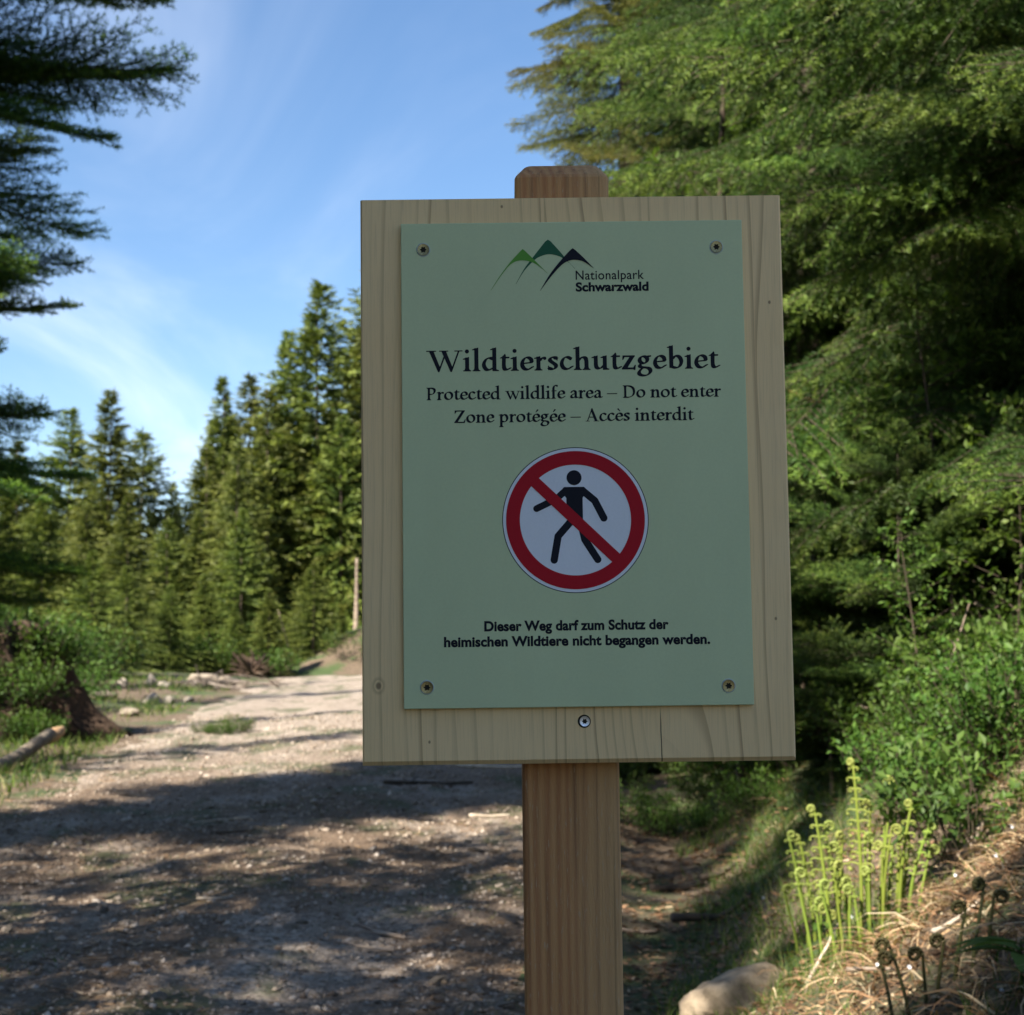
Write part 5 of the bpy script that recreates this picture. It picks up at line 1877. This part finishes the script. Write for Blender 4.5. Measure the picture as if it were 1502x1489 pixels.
# brush pile of grey branches
S = Soup()
for i in range(60):
    pts = bent(rng.normal(0, 1, 3) * [.7, .3, 0] + [0, 0, .05 + .25 * rng.random()], (rng.normal(), rng.normal() * .4, .15 * rng.normal()), rng.uniform(.3, .8), .02, rng, 5, .15) * [1, 1, .55]
    V, F = tube_arrays(pts, rng.uniform(.008, .022) * np.linspace(1, .4, len(pts)), 5); S.add(V, F)
hx_, hy_, hz_ = hit(300, 1012)
o = link('brush_pile', S.mesh('brush_pile', simple_mat('grey_brush', (.12, .09, .07), (.30, .25, .21), 12, .9, .4, .01), True), None, (hx_, hy_ + .3, hz_)); tag(o, 'low pile of grey cut branches at the back of the clearing', 'brush pile')
# dark low plants on the track edge
for i, (px, py) in enumerate(((300, 1078), (322, 1080), (345, 1076))):
    hx_, hy_, hz_ = hit(px, py)
    bush('dark little shrub standing on the left edge of the track', hx_, hy_, .5 + .1 * i, i, 'dark shrubs on the track edge', rz=i)
for i, (px, D, H, lab) in enumerate(((250, 35, 1.9, 'little spruce right of the white stone'), (300, 37, 2.3, 'little spruce behind the brush pile'), (185, 34, 2.2, 'little spruce behind the clearing stones'),
                                     (345, 36, 1.6, 'knee-high spruce left of the root plate'), (135, 31, 2.4, 'little spruce between stump and clearing'), (395, 37, 2.0, 'little spruce left of the leaning stem'),
                                     (460, 39.5, 2.2, 'little spruce on top of the soil bank'))):
    far_tree(lab, at(px, D), D, H, 1.6, i % 4, i * 1.1, group='little spruces at the foot of the far forest', name='young_spruce', cat='young spruce')
# bare leaning stem and pale trunks in the far forest
for i, (px, D, H, r_, dx_, lab) in enumerate(((430, 37.5, 1.6, .035, -.32, 'bare grey stem leaning left in front of the far spruces'), (522, 41, 1.9, .07, .02, 'pale straight trunk right beside the board edge'))):
    n_ = 9; s_ = np.linspace(0, 1, n_)
    pts = np.stack([dx_ * s_ ** 1.5, .1 * np.sin(s_ * 4), H * s_ - .2], 1)
    V, F = tube_arrays(pts, r_ * (1 - .6 * s_), 8)
    x_ = at(px, D)
    o = link('bare_trunk', np_mesh('bare_trunk', V, F, M_stick, np.zeros(len(V)), True), None, (x_, D, gz(x_, D))); tag(o, lab, 'trunk')

# rock at the lower edge right of the post
hx_, hy_, hz_ = hit(1092, 1475)
o = link('boulder', rock_mesh(12, 4, .185, .15, .15, .17, simple_mat('weathered_block', (.12, .09, .06), (.46, .36, .25), 14, .9, .9, .02), 'boulder'), None, (hx_, hy_, hz_ + .0)); tag(o, 'rounded brown rock at the lower edge right of the post', 'stone')

# broad-leaved plant in the corner
def broad_plant(label, px, py, L, n_, seed, hgt):
    rng = np.random.default_rng(seed)
    hx_, hy_, hz_ = hit(px, py)
    root = bpy.data.objects.new('leafy_plant', None); col.objects.link(root); root.location = (hx_, hy_, hz_); tag(root, label, 'plant')
    for i in range(n_):
        a_ = rng.uniform(-math.pi, math.pi); S = Soup()
        m = 10; u = np.linspace(0, 1, m); w_ = L * .26 * np.sin(np.pi * u ** .8) ** .9
        cx = L * u; cz = hgt * (.6 + .4 * rng.random()) + L * (.25 * u - .35 * u ** 2)
        V = []
        for j in range(m):
            for sd in (-1, 0, 1): V.append((cx[j], sd * w_[j] / 2 * (1 + .08 * (j % 2)), cz[j] + abs(sd) * w_[j] * .16))
        F = []
        for j in range(m - 1):
            for q in (0, 1): F += [(j * 3 + q, j * 3 + q + 1, j * 3 + q + 4), (j * 3 + q, j * 3 + q + 4, j * 3 + q + 3)]
        S.add(np.array(V), np.array(F), .4 + .4 * rng.random())
        V, F = tube_arrays(np.array([(0, 0, 0), (0.0, 0, cz[0] * .5), (0.0, 0, cz[0])]), [.004, .003, .002], 5); S.add(V, F, .3)
        link('leaf', S.mesh('leaf', M_leaf, True), root, None, (0, 0, a_))
    return root


broad_plant('dark broad-leaved plant cut off by the lower right corner of the photo', 1500, 1462, .16, 9, 1, .12)
broad_plant('grey-green lobed leaf behind the left fern fronds', 1205, 1372, .12, 5, 2, .06)
broad_plant('small bright green seedling under the ferns', 1320, 1418, .045, 6, 3, .03)
# tiny white flowers
M_petal = flat_mat('white_petal', (.75, .75, .78), .7, .3, grain=False)
bmf = bmesh.new()
for k_ in range(6):
    a_ = k_ * math.pi / 3
    c_ = Vector((math.cos(a_), math.sin(a_), .25)); s_ = Vector((-math.sin(a_), math.cos(a_), 0))
    bmf.faces.new([bmf.verts.new(p) for p in (Vector((0, 0, 0)), c_ * .005 + s_ * .003, c_ * .009, c_ * .005 - s_ * .003)])
pet = bm_mesh(bmf, 'petals', M_petal)
fl0 = None
for i, (px, py) in enumerate(((1305, 1310), (1316, 1309), (1401, 1290), (1461, 1262), (1120, 1318), (1287, 1424), (1484, 1218), (1334, 1428), (1470, 1466), (1250, 1350))):
    hx_, hy_, hz_ = hit(px, py + 12)
    if fl0 is None:
        fl0 = bpy.data.objects.new('white_flower', None); col.objects.link(fl0); r_ = fl0
        link('petals', pet, r_, (0, 0, .045), (R(60), 0, .3))
        V, F = tube_arrays(np.array([(0, 0, 0), (.002, 0, .02), (0, 0, .044)]), [.0009, .0008, .0007], 4)
        link('stalk', np_mesh('stalk', V, F, M_leaf, np.full(len(V), .4)), r_)
    else: r_ = copy_tree(fl0)
    r_.location = (hx_, hy_, hz_); r_.scale = (.8,) * 3; r_['label'] = 'tiny white flower on the right bank around the ferns'; r_['category'] = 'flower'; r_['group'] = 'tiny white flowers on the bank'
